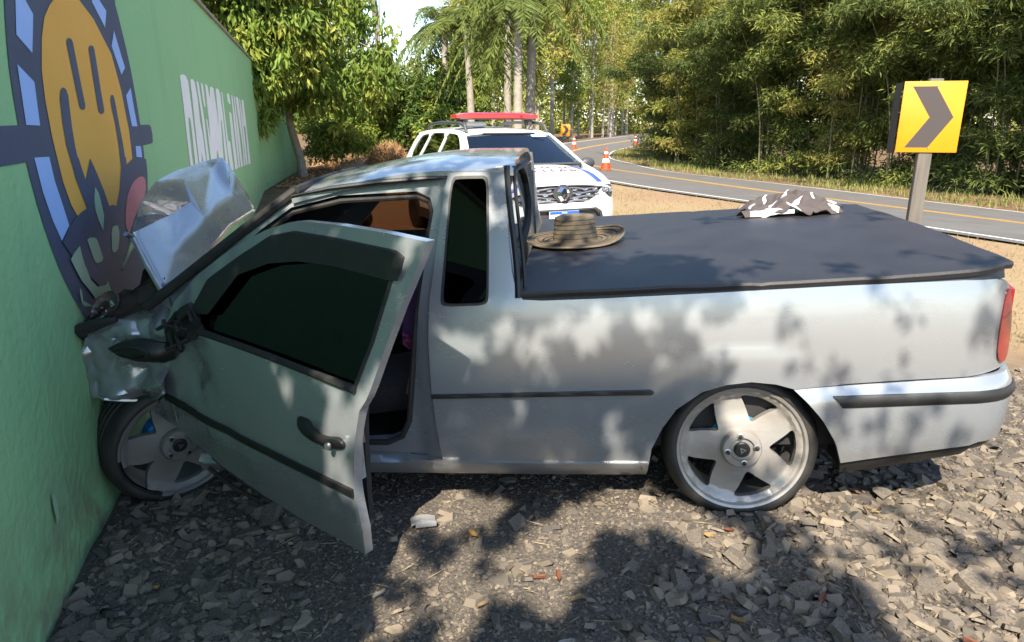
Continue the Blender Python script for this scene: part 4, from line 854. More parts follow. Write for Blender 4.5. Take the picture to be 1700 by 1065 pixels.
for s in (-1, 1):
    hood_part('wing_top', lambda t: s * (.704 + .04 * t), lambda t: s * (.862 + .02 * math.sin(math.pi * t)), M['white_paint'], 8)
    hood_part('bonnet_stripe', lambda t: s * (.54 + .02 * t), lambda t: s * (.665 + .035 * t), M['police_blue'], 4, hb, .005, .02, .97)
def text_mesh(body, size):
    cu = bpy.data.curves.new('t', 'FONT'); cu.body = body; cu.size = size; cu.align_x = 'CENTER'; cu.resolution_u = 2
    o = bpy.data.objects.new('t', cu); link(o); dg = bpy.context.evaluated_depsgraph_get(); me = bpy.data.meshes.new_from_object(o.evaluated_get(dg))
    v = [tuple(p.co) for p in me.vertices]; f = [tuple(p.vertices) for p in me.polygons]; bpy.data.objects.remove(o); bpy.data.curves.remove(cu); bpy.data.meshes.remove(me); return v, f
for body, t0, sz in (('POL\u00cdCIA', .62, .15), ('MILITAR', .42, .15)):
    v, f = text_mesh(body, sz); w_ = max(p[0] for p in v) - min(p[0] for p in v)
    mk('lettering', [(p[0] * .92 / w_, hy(p[0] * .92 / w_, t0 + p[1] / .80), hz(p[0] * .92 / w_, t0 + p[1] / .80) + .006) for p in v], f, M['text_dark'], hb, False)
# body sides
def arc(cy, cz, r, a0, a1, n=14): return [(cy + r * math.cos(a), cz + r * math.sin(a)) for a in np.linspace(a0, a1, n)]
body = [(.42, .46)] + arc(.86, .36, .385, math.pi - .2, .2)[0:] + [(1.24, .30), (3.05, .30)] + arc(3.50, .36, .385, math.pi - .2, .2) + [(4.1, .42), (4.22, .7), (4.18, 1.08), (4.02, 1.34), (3.86, 1.52), (3.6, 1.60), (3.0, 1.635), (2.3, 1.645), (1.95, 1.625), (1.72, 1.585), (1.45, 1.44), (1.02, 1.17), (.8, 1.11), (.55, 1.035), (.36, .95), (.33, .80), (.36, .6)]
w1 = smooth_poly([(1.34, 1.13), (1.34, 1.20), (1.60, 1.40), (1.85, 1.56), (2.1, 1.585), (2.38, 1.59), (2.41, 1.35), (2.43, 1.13), (1.9, 1.13)], 1); w2 = smooth_poly([(2.48, 1.13), (2.46, 1.35), (2.44, 1.59), (2.8, 1.59), (3.13, 1.58), (3.20, 1.35), (3.27, 1.13), (2.9, 1.13)], 1); w3 = smooth_poly([(3.33, 1.16), (3.26, 1.35), (3.19, 1.57), (3.42, 1.56), (3.60, 1.53), (3.74, 1.36), (3.82, 1.20), (3.6, 1.17)], 1)
for s in (-1, 1):
    pmk('body_side', body, [w1, w2, w3], lambda y, z: (s * xs(y, z), y, z), .04, M['white_paint'], car, .07, (-s, 0, 0))
    for w_ in (w1, w2, w3): pmk('side_window', ring_of(w_, .01), [], lambda y, z: (s * (xs(y, z) - .015), y, z), .005, M['side_dark'], car, .2, (-s, 0, 0))
    pmk('sill_cladding', [(1.22, .27), (1.22, .42), (3.12, .42), (3.12, .27)], [], lambda y, z: (s * (xs(y, .5) + .012), y, z), .03, M['grey_plastic'], car, .2, (-s, 0, 0))
    # wheel
    for cy in (.86, 3.50):
        wh = MB().lathe([(.20, 0), (.225, -.01), (.30, -.015), (.335, .02), (.335, .18), (.30, .21), (.2, .2)], 36); wh.lathe([(.20, .02), (.19, -.004), (.15, .012), (.06, .0), (.0001, .0)], 20)
        wh.map(lambda a, y, c: (s * (.87 - y), cy + a, .335 + c)).build('wheel', M['tyre'], car)
    # door mirror
    mr = MB().ell((s * 1.03, 1.30, 1.16), (.115, .075, .085)); mr.box((s * .90, 1.32, 1.11), (.12, .06, .05), None, .01); mr.build('door_mirror', M['grey_plastic'], car)
    rl = MB().tube([(s * .60, 1.72, 1.60), (s * .595, 1.80, 1.70), (s * .595, 2.0, 1.735), (s * .59, 2.8, 1.745), (s * .585, 3.4, 1.715), (s * .58, 3.55, 1.62)], [.020, .026, .024, .024, .024, .02], 8)
    rl.build('roof_rail', M['grey_plastic'], car)
    hdl = MB().box((s * .90, 2.22, 1.02), (.02, .16, .03), None, .006); hdl.build('door_handle', M['grey_plastic'], car)
# roof, screen, rear
MB().sheet(lambda u, v: ((lambda y, z0: ((xs(y, z0) - .0) * (2 * u - 1), y - (.06 * (1 - (2 * u - 1) ** 2) if v == 0 else 0), z0 + .04 * (1 - abs(2 * u - 1) ** 2.6)))(1.72 + 2.15 * v, 1.585 + .055 * math.sin(min(1, v * 2.2) * math.pi / 2) - .11 * max(0, v - .55) ** 1.6 * 2)), 18, 16, (0, 0, -.03)).build('roof', M['white_paint'], car)
scr = MB().sheet(lambda u, v: ((lambda y, z: ((xs(y, z) - .055) * (2 * u - 1), y - .10 * (1 - (2 * u - 1) ** 2) + .025, z))(1.06 + .68 * v, 1.175 + .415 * v)), 14, 8, (0, .004, -.003)).build('windscreen', M['screen_glass'], car)
b = MB(); b.tube([((xs(1.05, 1.17) - .05) * k, 1.065 - .10 * (1 - k * k), 1.172) for k in np.linspace(-1, 1, 15)], .028, 6); b.build('cowl', M['grey_plastic'], scr)
b = MB(); b.tube([((xs(1.74, 1.59) - .05) * k, 1.75 - .10 * (1 - k * k), 1.592) for k in np.linspace(-1, 1, 11)], .014, 6); b.build('screen_surround', M['grey_plastic'], scr)
MB().sheet(lambda u, v: ((xs(4.1, .5 + .95 * v) - .02) * (2 * u - 1), 4.2 - .30 * v ** 2, .40 + 1.12 * v), 6, 8, (0, -.03, 0)).build('tailgate', M['white_paint'], car)
MB().box((0, 2.2, .34), (1.55, 3.4, .14), None, .03).build('floor', M['grey_plastic'], car)
b = MB(); b.box((0, 1.36, 1.02), (1.5, .42, .22), None, .06); b.build('dashboard', M['grey_plastic'], car)
st = MB().lathe([(.17, -.012), (.182, 0), (.17, .012), (.158, 0), (.17, -.012)], 28); st.box((0, 0, 0), (.3, .02, .05)); st.map(lambda x, y, z: (.38 + x, 1.62 + y * .9 - z * .3, 1.13 + z * .9)); st.build('steering_wheel', M['grey_plastic'], car)
for sx in (-.38, .38):
    b = MB(); b.box((sx, 2.15, .62), (.5, .5, .18), None, .06); b.box((sx, 2.42, .95), (.48, .16, .62), (-.2, 0, 0), .06); b.box((sx, 2.50, 1.33), (.26, .10, .18), None, .04); b.build('seat', M['grey_plastic'], car)
stk = MB().sheet(lambda u, v: ((lambda y, z: (.30 + .22 * u, y - .10 + .018, z))(1.655 + .05 * v, 1.542 + .03 * v)), 3, 2, (0, -.001, 0)); stk.build('windscreen_sticker', M['light_blue'], scr)
# light bar
lb = MB(); lb.sheet(lambda u, v: (-.62 + 1.24 * u, 2.02 + .26 * v + .05 * abs(2 * u - 1) ** 3, 1.855 + .035 * math.sin(math.pi * v) ** .5 * (1 - abs(2 * u - 1) ** 6)), 30, 8, (0, 0, -.050)); lbo = lb.build('light_bar', M['red_lens'], car)
b = MB(); b.box((0, 2.15, 1.795), (1.16, .22, .022), None, .008); b.build('light_bar_base', M['grey_plastic'], lbo)
for s in (-1, 1):
    b = MB(); b.box((s * .50, 2.15, 1.75), (.06, .16, .09), None, .01); b.build('light_bar_foot', M['grey_plastic'], lbo)
MB().box((-.28, 2.35, 1.715), (.36, .22, .08), None, .03).build('roof_siren', M['white_paint'], car)
# number plate
pl = MB().box((0, -.035, .585), (.40, .012, .13), None, .004).build('number_plate', M['plate_white'], car); MB().box((0, -.0435, .632), (.392, .004, .034)).build('plate_band', M['plate_blue'], pl)
v, f = text_mesh('BRASIL', .026); mk('plate_lettering', [(p[0], -.0465, .623 + p[1]) for p in v], f, M['plate_white'], pl, False)

# ================================================================== things on the bed cover
def on_cover(x, y):
    u = (x + .862) / 1.795; v = y / CW; return fcov(u, v)[2]
def truck_pt(x, y, z): return PM @ Vector((x, y, z))
M['straw'] = mat('straw', (.135, .108, .072), .85, 0, (.08, .064, .044), 40, .5, bump=.002, bscale=160)
M['straw_dark'] = mat('straw_dark', (.05, .04, .03), .85, 0, (.08, .06, .045), 40)
hx_, hy_ = -.655, .80
hat = empty('straw_hat', mtx=PM @ Matrix.Translation((hx_, hy_, on_cover(hx_, hy_) + .003)) @ Matrix.Rotation(R_(-8), 4, 'Z'))
tag(hat, 'worn straw hat with curled brim lying on the black bed cover', 'hat')
def brim(r, a):
    x = r * 1.16 * math.cos(a); y = r * .96 * math.sin(a); k = max(0, (r - .10) / .10)
    z = .012 + .050 * k ** 1.6 * max(0, math.cos(a - .55)) ** 2 + .020 * k * max(0, math.cos(a - 2.6)) - .004 * k
    return (x, y, max(z, .004))
nr = 30; na = 72
def hat_fn(u, v):
    a = 2 * math.pi * u; r = .09 + .112 * v; x, y, z = brim(r, a); return (x, y, z + .0022 * math.sin(v * nr * 1.9))
brimo = MB().sheet(hat_fn, na, 60, (0, 0, -.004)).build('brim', M['straw'], hat, True, 60)
b = MB()
for k in range(5): r = .115 + .0205 * k; b.tube([tuple(Vector(brim(r, a)) + Vector((0, 0, .003))) for a in np.linspace(0, 2 * math.pi, 61)], .0022, 5, False)
b.build('brim_band', M['straw_dark'], brimo)
b = MB(); b.tube([brim(.203, a) for a in np.linspace(0, 2 * math.pi, 61)], .005, 6, False); b.build('brim_edge', M['straw'], brimo)
def crown(u, v):
    a = 2 * math.pi * u; h = .118
    if v < .72: t = v / .72; r = .099 - .014 * t; z = .008 + h * t
    else: t = (v - .72) / .28; r = .085 * (1 - t) ** .75; z = .008 + h + .012 * math.sin(t * 2.2) - .038 * t * math.exp(-(math.sin(a) * r / .03) ** 2)
    x = r * 1.10 * math.cos(a); y = r * .94 * math.sin(a); d = max(0, v - .45) * .045 * math.exp(-((a - 1.5 * math.pi + .5) / .35) ** 2); return (x, y + d, z + .0018 * math.sin(z * 600))
cr = MB().grid(crown, 60, 60).build('crown', M['straw'], hat, True, 60)
b = MB()
for z in np.linspace(.03, .115, 5): b.tube([((.101 - .014 * z / .118) * 1.10 * math.cos(a), (.101 - .014 * z / .118) * .94 * math.sin(a), z) for a in np.linspace(0, 2 * math.pi, 49)], .0016, 4, False)
b.build('crown_band', M['straw_dark'], cr)
# crumpled shirt
M['shirt_dark'] = mat('shirt_charcoal', (.045, .036, .036), .9, 0, (.07, .058, .056), 20, bump=.002, bscale=200)
M['shirt_white'] = mat('shirt_white', (.40, .40, .43), .9, 0, (.34, .34, .36), 20, bump=.002, bscale=200)
M['shirt_cream'] = mat('shirt_cream', (.42, .37, .28), .9, 0, (.36, .31, .24), 20)
sx_, sy_ = .50, 1.42
shirt = empty('shirt', mtx=PM @ Matrix.Translation((sx_, sy_, on_cover(sx_, sy_) + .002)) @ Matrix.Diagonal((.92, .92, .72, 1.)))
tag(shirt, 'crumpled charcoal and white shirt dropped on the far side of the bed cover', 'shirt')
def rn(x, y, f, s): return 1 - 2 * abs(nz(x * f + s, y * f * 1.2 - s, s * .7))
def heap(x, y, s=3.3):
    f = max(0, 1 - (x / .31) ** 2 - (y / .22) ** 2) ** .55
    return .006 + f * max(0, .062 + .055 * rn(x, y, 5., s) + .030 * rn(x + y, y - x, 9., s + 2) + .025 * math.exp(-((x - .02) / .12) ** 2 - ((y - .02) / .10) ** 2))
def striped_cloth():
    m = mat('striped_shirt_cloth', (.045, .036, .036), .9, 0, (.07, .058, .056), 20, bump=.002, bscale=200); N = m.node_tree.nodes; L = m.node_tree.links; b = N['Principled BSDF']; base = b.inputs['Base Color'].links[0].from_socket
    tc = N.new('ShaderNodeTexCoord'); mp = N.new('ShaderNodeMapping'); mp.inputs['Rotation'].default_value = (.3, .5, .9); L.new(tc.outputs['Object'], mp.inputs[0])
    w = N.new('ShaderNodeTexWave'); w.inputs['Scale'].default_value = 3.1; w.inputs['Distortion'].default_value = 5.; w.inputs['Detail'].default_value = 1.; w.inputs['Detail Scale'].default_value = 2.; L.new(mp.outputs[0], w.inputs['Vector'])
    r = N.new('ShaderNodeMapRange'); r.inputs[1].default_value = .93; r.inputs[2].default_value = .955; L.new(w.outputs['Fac'], r.inputs[0])
    mx = N.new('ShaderNodeMix'); mx.data_type = 'RGBA'; L.new(r.outputs[0], mx.inputs['Factor']); L.new(base, mx.inputs['A']); mx.inputs['B'].default_value = (.42, .42, .44, 1); L.new(mx.outputs['Result'], b.inputs['Base Color']); return m
def cloth(u, v):
    x = -.29 + .58 * u; y = -.20 + .40 * v; e = min(u, 1 - u, v, 1 - v); k = .055 * (1 - min(1, e * 3))
    x2 = x * (1 - .25 * abs(2 * v - 1) ** 2) + k * nz(u * 6, v * 6, 2.) * 1.6; y2 = y * (1 - .30 * abs(2 * u - 1) ** 2) + k * nz(u * 6, v * 6, 7.) * 1.6; return (x2, y2, heap(x2, y2))
MB().sheet(cloth, 72, 54, (0, 0, -.004)).build('cloth', striped_cloth(), shirt, True, 50)
def sleeve(name, x0, y0, x1, y1, w, mt):
    d = Vector((x1 - x0, y1 - y0)); n = Vector((-d.y, d.x)).normalized()
    def fn(u, v): q = Vector((x0, y0)) + d * u + n * w * (v - .5) * (1 + .3 * math.sin(u * 5)); return (q.x, q.y, .008 + .040 * math.sin(math.pi * v) * (.6 + .4 * rn(q.x, q.y, 8., 1.)) + .6 * heap(q.x, q.y) * (1 - .5 * u))
    MB().sheet(fn, 22, 12, (0, 0, -.004)).build(name, mt, shirt, True, 50)
sleeve('sleeve', -.10, -.05, -.31, -.15, .12, M['shirt_dark']); sleeve('sleeve', .10, -.08, .24, -.14, .06, M['shirt_cream']); sleeve('hem', -.26, -.165, -.02, -.185, .022, M['shirt_white']); sleeve('collar', .14, .06, .25, .04, .05, M['shirt_white'])

# ================================================================== signs and cones
M['sign_yellow'] = mat('sign_yellow', (.60, .225, .002), .5, 0, (.54, .20, .002), 4, coat=.2)
M['sign_black'] = mat('sign_black', (.045, .036, .036), .5)
M['sign_back'] = mat('sign_back', (.03, .03, .03), .6)
M['weathered_wood'] = mat('weathered_post', (.13, .115, .10), .9, 0, (.08, .072, .065), 3, .5, bump=.004, bscale=30, stretch=(6, 6, .6))
M['cone_orange'] = mat('cone_orange', (.50, .055, .010), .5, 0, (.42, .045, .010), 8)
M['cone_white'] = mat('cone_white', (.78, .78, .76), .4)
def chevron_sign(loc, w, h, z0, ztop, rz, label, second=False, flip=1):
    s = empty('chevron_sign', loc, rz); tag(s, label, 'road sign', 'chevron signs on the bend')
    MB().box((.01, .065, (ztop - .6) / 2), (.15, .11, ztop + .6), None, .012).build('post', M['weathered_wood'], s)
    pl = MB().box((0, 0, z0 + h / 2), (w, .012, h), None, .003).build('plate', M['sign_yellow'], s)
    cx = [(-.36, .43), (.02, .43), (.36, .0), (.02, -.43), (-.36, -.43), (-.02, 0)]
    cz = [(a * w * flip, z0 + h / 2 + c * h) for a, c in cx]; tri_ = [(0, 1, 2, 5), (5, 2, 3, 4)]
    mk('chevron', [(a, -.0085, c) for a, c in cz], [t if flip < 0 else t for t in tri_], M['sign_black'], pl, False)
    for zz in (z0 + .05, z0 + h - .05): MB().lathe([(.008, -.006), (.008, -.012), (.0001, -.014)], 8, c=(.02, 0, zz)).build('bolt', M['steel'], pl)
    if second:
        q = MB().box((0, 0, 0), (w, .012, h), None, .003).map(lambda x, y, z: (-w / 2 - .012 + (x - w / 2) * .13 * math.cos(R_(50)) , .03 - (x - w / 2) * .13 * math.sin(R_(50)), z + z0 + h / 2 - .012)); q.build('side_plate', M['sign_back'], s)
    return s
SZ = float(zground(4.88, 8.5)[0])
chevron_sign((4.90, 8.45, SZ), .66, .80, 1.16 - SZ, 1.99 - SZ, R_(-13), 'large yellow chevron sign on a grey post beside the road', True)
chevron_sign((5.7, 76.5, -.3), 1.0, 1.15, .45, 1.6, R_(-4), 'small distant yellow chevron sign by the far side of the bend')
def cone(loc, s, label):
    c = empty('traffic_cone', loc); tag(c, label, 'traffic cone', 'traffic cones set out on the road')
    up = lambda x, y, z: (x * s, z * s, -y * s)
    MB().box((0, 0, .02 * s), (.40 * s, .40 * s, .04 * s), None, .012).build('base', M['cone_orange'], c)
    seg = [(.03, .18), (.26, .135), (.40, .108), (.56, .077), (.64, .062), (.75, .035)]
    def ring(i, j, name, mt, e=0.):
        MB().lathe([(seg[i][1] + e, -seg[i][0]), (seg[j][1] + e, -seg[j][0])], 28).map(up).build(name, mt, c)
    ring(0, 1, 'cone_body', M['cone_orange']); ring(1, 2, 'white_band', M['cone_white'], .002); ring(2, 3, 'cone_body', M['cone_orange']); ring(3, 4, 'white_band', M['cone_white'], .002); ring(4, 5, 'cone_body', M['cone_orange'])
    MB().lathe([(.035, -.75), (.03, -.77), (.0001, -.772)], 16).map(up).build('cone_tip', M['cone_orange'], c)
def rz_at(x, y): v = float(road_v(x, y)[0]); return Z_OUT + (Z_INN - Z_OUT) * v + .006
cone((4.02, 30.4, rz_at(4.02, 30.4)), 1.2, 'orange traffic cone with white bands on the yellow line, nearest the police car')
cone((13.0, 75.2, rz_at(13.0, 75.2)), 1.35, 'small orange traffic cone far off on the upper stretch of road')
cone((4.95, 57.0, rz_at(4.95, 57.0)), 1.2, 'traffic cone mostly hidden behind the police car windscreen')

# ================================================================== stones, litter
def shard_shape(r, n=6, flat=.35):
    """an angular stone: two jittered rings"""
    a = np.sort(r.uniform(0, 2 * np.pi, n) * .35 + np.arange(n) / n * 2 * np.pi); q = r.uniform(.65, 1.1, n)
    top = np.c_[q * np.cos(a) * .82, q * np.sin(a) * .82, np.full(n, flat) + r.uniform(-.12, .12, n) * flat]; bot = np.c_[q * np.cos(a), q * np.sin(a), np.full(n, -flat) * .8]
    V = np.r_[top, bot]; F = [(i, n + i, n + (i + 1) % n) for i in range(n)] + [(i, n + (i + 1) % n, (i + 1) % n) for i in range(n)] + [(0, i, i + 1) for i in range(1, n - 1)]
    F = [(c, b, a_) if False else (a_, b, c) for a_, b, c in F]
    return V, np.array(F)
SH = [shard_shape(np.random.default_rng(100 + i), 5 + i % 3, .22 + .05 * (i % 5)) for i in range(14)]
M['stone'] = mat('slate_stone', (.034, .035, .039), .92, 0, (.235, .19, .14), 2.2, .6, island=.62, bump=.0015, bscale=160, coords='Object', spec=.25)
M['gravel'] = mat('fine_gravel', (.025, .026, .030), .95, 0, (.22, .18, .135), 2.2, .6, island=.6, coords='Object', spec=.2)
M['stone_single'] = mat('slate_shard', (.045, .045, .048), .92, 0, (.22, .18, .135), 9, .7, bump=.0015, bscale=160, coords='Object', spec=.25)
def rotm(r, n, tilt):
    az = r.uniform(0, 6.283, n); ax = r.normal(0, tilt, n); ay = r.normal(0, tilt, n); ca, sa = np.cos(az), np.sin(az); cx, sx = np.cos(ax), np.sin(ax); cy, sy = np.cos(ay), np.sin(ay)
    Rz = np.zeros((n, 3, 3)); Rz[:, 0, 0] = ca; Rz[:, 0, 1] = -sa; Rz[:, 1, 0] = sa; Rz[:, 1, 1] = ca; Rz[:, 2, 2] = 1
    Rx = np.zeros((n, 3, 3)); Rx[:, 0, 0] = 1; Rx[:, 1, 1] = cx; Rx[:, 1, 2] = -sx; Rx[:, 2, 1] = sx; Rx[:, 2, 2] = cx
    Ry = np.zeros((n, 3, 3)); Ry[:, 1, 1] = 1; Ry[:, 0, 0] = cy; Ry[:, 0, 2] = sy; Ry[:, 2, 0] = -sy; Ry[:, 2, 2] = cy
    return Rx @ Ry @ Rz
def visible_patch(r, n):
    """random spots on the gravel the photograph shows, denser towards the viewer"""
    y = 1.15 + 3.3 * r.uniform(0, 1, n) ** 1.25; half = .85 * y + .35; x = r.uniform(-1, 1, n) * half
    wx = -1.736 - .303 * (y - 2.556); k = x > wx + .02; return x[k], y[k]
def coarse(x, y):
    """1 where big slate shards lie, 0 where the gravel is fine"""
    k = ss(.35, .95, x + .25 * (2.2 - y)) + .75 * ss(-.55, -.95, x) ; return np.clip(k + .25 * fnoise(x, y, 3, 31), 0.04, 1)
def stones_stuff(name, n, smin, smax, r, mt, bias):
    x, y = visible_patch(r, n); k = r.uniform(0, 1, len(x)) < bias(x, y); x, y = x[k], y[k]; n = len(x); s = smin + (smax - smin) * r.uniform(0, 1, n) ** 2.2; z = zground(x, y)
    Rm = rotm(r, n, .30); Vs = []; Fs = []; o = 0; kind = r.integers(0, len(SH), n)
    for q in range(len(SH)):
        i = np.where(kind == q)[0]
        if not len(i): continue
        V, F = SH[q]; st = np.c_[r.uniform(.8, 1.3, len(i)), r.uniform(.6, 1.0, len(i)), r.uniform(.40, .85, len(i))]
        W = np.einsum('nij,nkj->nki', Rm[i], V[None] * st[:, None, :]) * s[i, None, None]; W += np.c_[x[i], y[i], z[i] + s[i] * .12][:, None, :]
        Vs.append(W.reshape(-1, 3)); Fs.append((F[None] + (np.arange(len(i)) * len(V))[:, None, None] + o).reshape(-1, 3)); o += len(i) * len(V)
    return np_mesh(name, np.concatenate(Vs), np.concatenate(Fs), mt)
r5 = np.random.default_rng(5)
tag(stones_stuff('gravel', 60000, .0045, .013, r5, M['gravel'], lambda x, y: np.where(y < 3.2, 1., .5)), 'fine dark grey gravel spread under and around the pickup', 'gravel', kind='stuff')
tag(stones_stuff('slate_chips', 17000, .010, .050, r5, M['stone'], lambda x, y: .08 + .92 * coarse(x, y)), 'angular slate chips strewn over the gravel by the wall and rear wheel', 'gravel', kind='stuff')
shard_me = []
for i in range(16):
    V, F = SH[i % 14]; rr = np.random.default_rng(300 + i); V = V * np.array([rr.uniform(.9, 1.3), rr.uniform(.6, 1.), rr.uniform(.6, 1.1)])
    me = bpy.data.meshes.new('stone'); me.from_pydata([tuple(map(float, p)) for p in V], [], [tuple(map(int, f)) for f in F]); me.update(); me.materials.append(M['stone_single']); shard_me.append(me)
cnt = 0
xs_, ys_ = visible_patch(r5, 4000)
keep = r5.uniform(0, 1, len(xs_)) < coarse(xs_, ys_) * np.where(ys_ < 2.9, 1, .25)
for x, y in zip(xs_[keep], ys_[keep]):
    if cnt >= 290: break
    s = .034 + .046 * r5.uniform() ** 1.6
    if .45 < x < 1.3 and 2.4 < y < 2.9: continue
    o = bpy.data.objects.new('stone', shard_me[cnt % 16]); link(o); o.parent = ground; o.location = (x, y, float(zground(x, y)[0]) + s * .16); o.rotation_euler = (r5.normal(0, .22), r5.normal(0, .22), r5.uniform(0, 6.28)); o.scale = (s, s, s * r5.uniform(.45, .8)); cnt += 1
# fallen leaves and straws
M['leaf_brown'] = mat('dead_leaf_brown', (.20, .075, .04), .8, 0, (.13, .05, .03), 30, translucent=.2)
M['leaf_tan'] = mat('dead_leaf_tan', (.30, .215, .12), .8, 0, (.22, .15, .08), 30, translucent=.2)
M['leaf_grey'] = mat('dead_leaf_grey', (.33, .30, .26), .8, 0, (.22, .20, .17), 30, translucent=.1)
M['leaf_gold'] = mat('dead_leaf_gold', (.34, .21, .07), .8, 0, (.25, .15, .05), 30, translucent=.2)
leaf_me = []
for i, mt in enumerate(('leaf_brown', 'leaf_tan', 'leaf_grey', 'leaf_gold', 'leaf_brown', 'leaf_tan')):
    b = MB(); cu = .25 + .12 * i
    b.grid(lambda u, v: (-.5 + u, (v - .5) * (.36 if i != 1 else .20) * math.sin(math.pi * (.04 + .92 * u)) ** .8, .10 * math.sin(u * 3 + i) + cu * abs(v - .5) ** 1.5), 8, 4); o = b.build('tmp', M[mt]); leaf_me.append(o.data); bpy.data.objects.remove(o)
spots = [(1.02, 1.93), (1.6, 2.05), (1.98, 2.02), (.72, 1.86), (.10, 2.12), (-.10, 1.98), (1.45, 2.62), (2.35, 2.35)] + [tuple(q) for q in np.c_[visible_patch(np.random.default_rng(77), 78)]]
for i, (x, y) in enumerate(spots):
    o = bpy.data.objects.new('fallen_leaf', leaf_me[i % 6]); link(o); o.parent = ground; s = r5.uniform(.025, .062); o.location = (x, y, float(zground(x, y)[0]) + .014); o.rotation_euler = (r5.normal(0, .3), r5.normal(0, .3), r5.uniform(0, 6.28)); o.scale = (s, s, s)
def blades(name, x, y, z, L, w, lean, r, mt, curve=.4):
    """grass blades: three-sided strips, one object"""
    n = len(x); a = r.uniform(0, 6.283, n); d = np.c_[np.cos(a), np.sin(a)]; p = np.c_[-d[:, 1], d[:, 0]]; ln = lean * r.uniform(.3, 1.3, n); V = np.zeros((n, 5, 3)); base = np.c_[x, y, z]
    for k, (t, ww) in enumerate(((0, 1), (0, -1), (.55, .7), (.55, -.7), (1, 0))):
        V[:, k, :2] = base[:, :2] + d * (L * ln * t ** (1 + curve))[:, None] + p * (w * ww)[:, None]; V[:, k, 2] = z + L * t * np.sqrt(np.maximum(.05, 1 - (ln * t) ** 2))
    F = np.array([(0, 1, 3), (0, 3, 2), (2, 3, 4)]); return np_mesh(name, V.reshape(-1, 3), (F[None] + (np.arange(n) * 5)[:, None, None]).reshape(-1, 3), mt)
M['straw_litter'] = mat('straw_litter', (.30, .235, .14), .85, 0, (.19, .145, .08), 30, .5, island=.6)
# pale plastic piece knocked off the car, lying on the gravel
M['pale_plastic'] = mat('pale_plastic', (.26, .26, .26), .5, 0, (.2, .2, .2), 20)
db = empty('plastic_fragment', (-.364, 2.50, float(zground(-.364, 2.5)[0]) + .02), R_(12)); tag(db, 'pale grey plastic fragment lying on the gravel below the sill', 'debris')
MB().sheet(lambda u, v: (-.05 + .10 * u, -.03 + .06 * v, .012 + .012 * math.sin(u * 3.1) - .01 * v), 8, 5, (0, 0, -.012)).build('shell', M['pale_plastic'], db); MB().box((.01, -.032, .004), (.085, .008, .022), None, .002).build('rim', M['pale_plastic'], db)
# low dry grass on the verge beside the road, green grass across it
M['dry_grass'] = mat('dry_grass', (.27, .195, .085), .9, 0, (.20, .155, .06), .9, .6, island=.5, translucent=.25)
M['green_grass'] = mat('green_grass', (.11, .175, .035), .9, 0, (.27, .245, .08), .5, .5, island=.45, translucent=.3)
rg = np.random.default_rng(9); n = 60000; x = rg.uniform(1.0, 11, n); y = rg.uniform(5.2, 24, n); v = road_v(x, y); k = (v < -.02) & (v > -1.1) & (rg.uniform(0, 1, n) < .25 + .9 * np.clip(fnoise(x, y, 1.4, 41), 0, 1)); x, y = x[k], y[k]
tag(blades('dry_grass', x, y, zground(x, y) - .01, rg.uniform(.03, .12, len(x)), rg.uniform(.002, .005, len(x)), .8, rg, M['dry_grass']), 'short dry grass on the dusty roadside verge', 'grass', kind='stuff')
n = 90000; x = rg.uniform(5, 26, n); y = rg.uniform(8, 62, n); v = road_v(x, y); k = (v > 1.02) & (v < 1.45) & (rg.uniform(0, 1, n) < np.clip(.45 + fnoise(x, y, .8, 42), .05, 1)); x, y = x[k], y[k]
tag(blades('roadside_grass', x, y, zground(x, y) - .01, rg.uniform(.10, .38, len(x)), rg.uniform(.008, .018, len(x)), .7, rg, M['green_grass']), 'green and straw-coloured grass along the far edge of the road', 'grass', kind='stuff')

# ================================================================== vegetation
def leafmat(name, c1, c2, s=.7, tr=.35): return mat(name, c1, .6, 0, c2, s, .6, island=.55, translucent=tr, spec=.3)
M['bark_pale'] = mat('pale_bark', (.30, .27, .22), .9, 0, (.18, .16, .13), 6, .5, bump=.01, bscale=18)
M['bark_dark'] = mat('dark_bark', (.13, .10, .075), .9, 0, (.075, .06, .045), 6, .5, bump=.01, bscale=18)
M['culm'] = mat('bamboo_culm', (.085, .09, .035), .6, 0, (.15, .13, .07), 3, .5)
M['broad'] = leafmat('broad_leaf', (.060, .110, .017), (.20, .275, .044))
M['broad_lit'] = leafmat('broad_leaf_sunlit', (.14, .18, .022), (.33, .35, .065))  # sunlit copy of the broad leaf, light put into its colour
M['bush'] = leafmat('bush_leaf', (.035, .075, .014), (.11, .17, .028))
M['bamboo'] = leafmat('bamboo_leaf', (.095, .125, .022), (.31, .32, .07), .35)
M['bamboo_yellow'] = leafmat('bamboo_leaf_yellow', (.17, .16, .035), (.40, .33, .10), .35)
M['bamboo_shade'] = leafmat('bamboo_leaf_shade', (.028, .050, .012), (.15, .185, .042), .35)  # shaded copy of the bamboo leaf, deep shade put into its colour
M['palm'] = leafmat('palm_leaf', (.07, .11, .022), (.20, .23, .055), .5)
M['dry_leaf'] = leafmat('dry_brush', (.20, .115, .055), (.36, .21, .10), 1.2, .1)
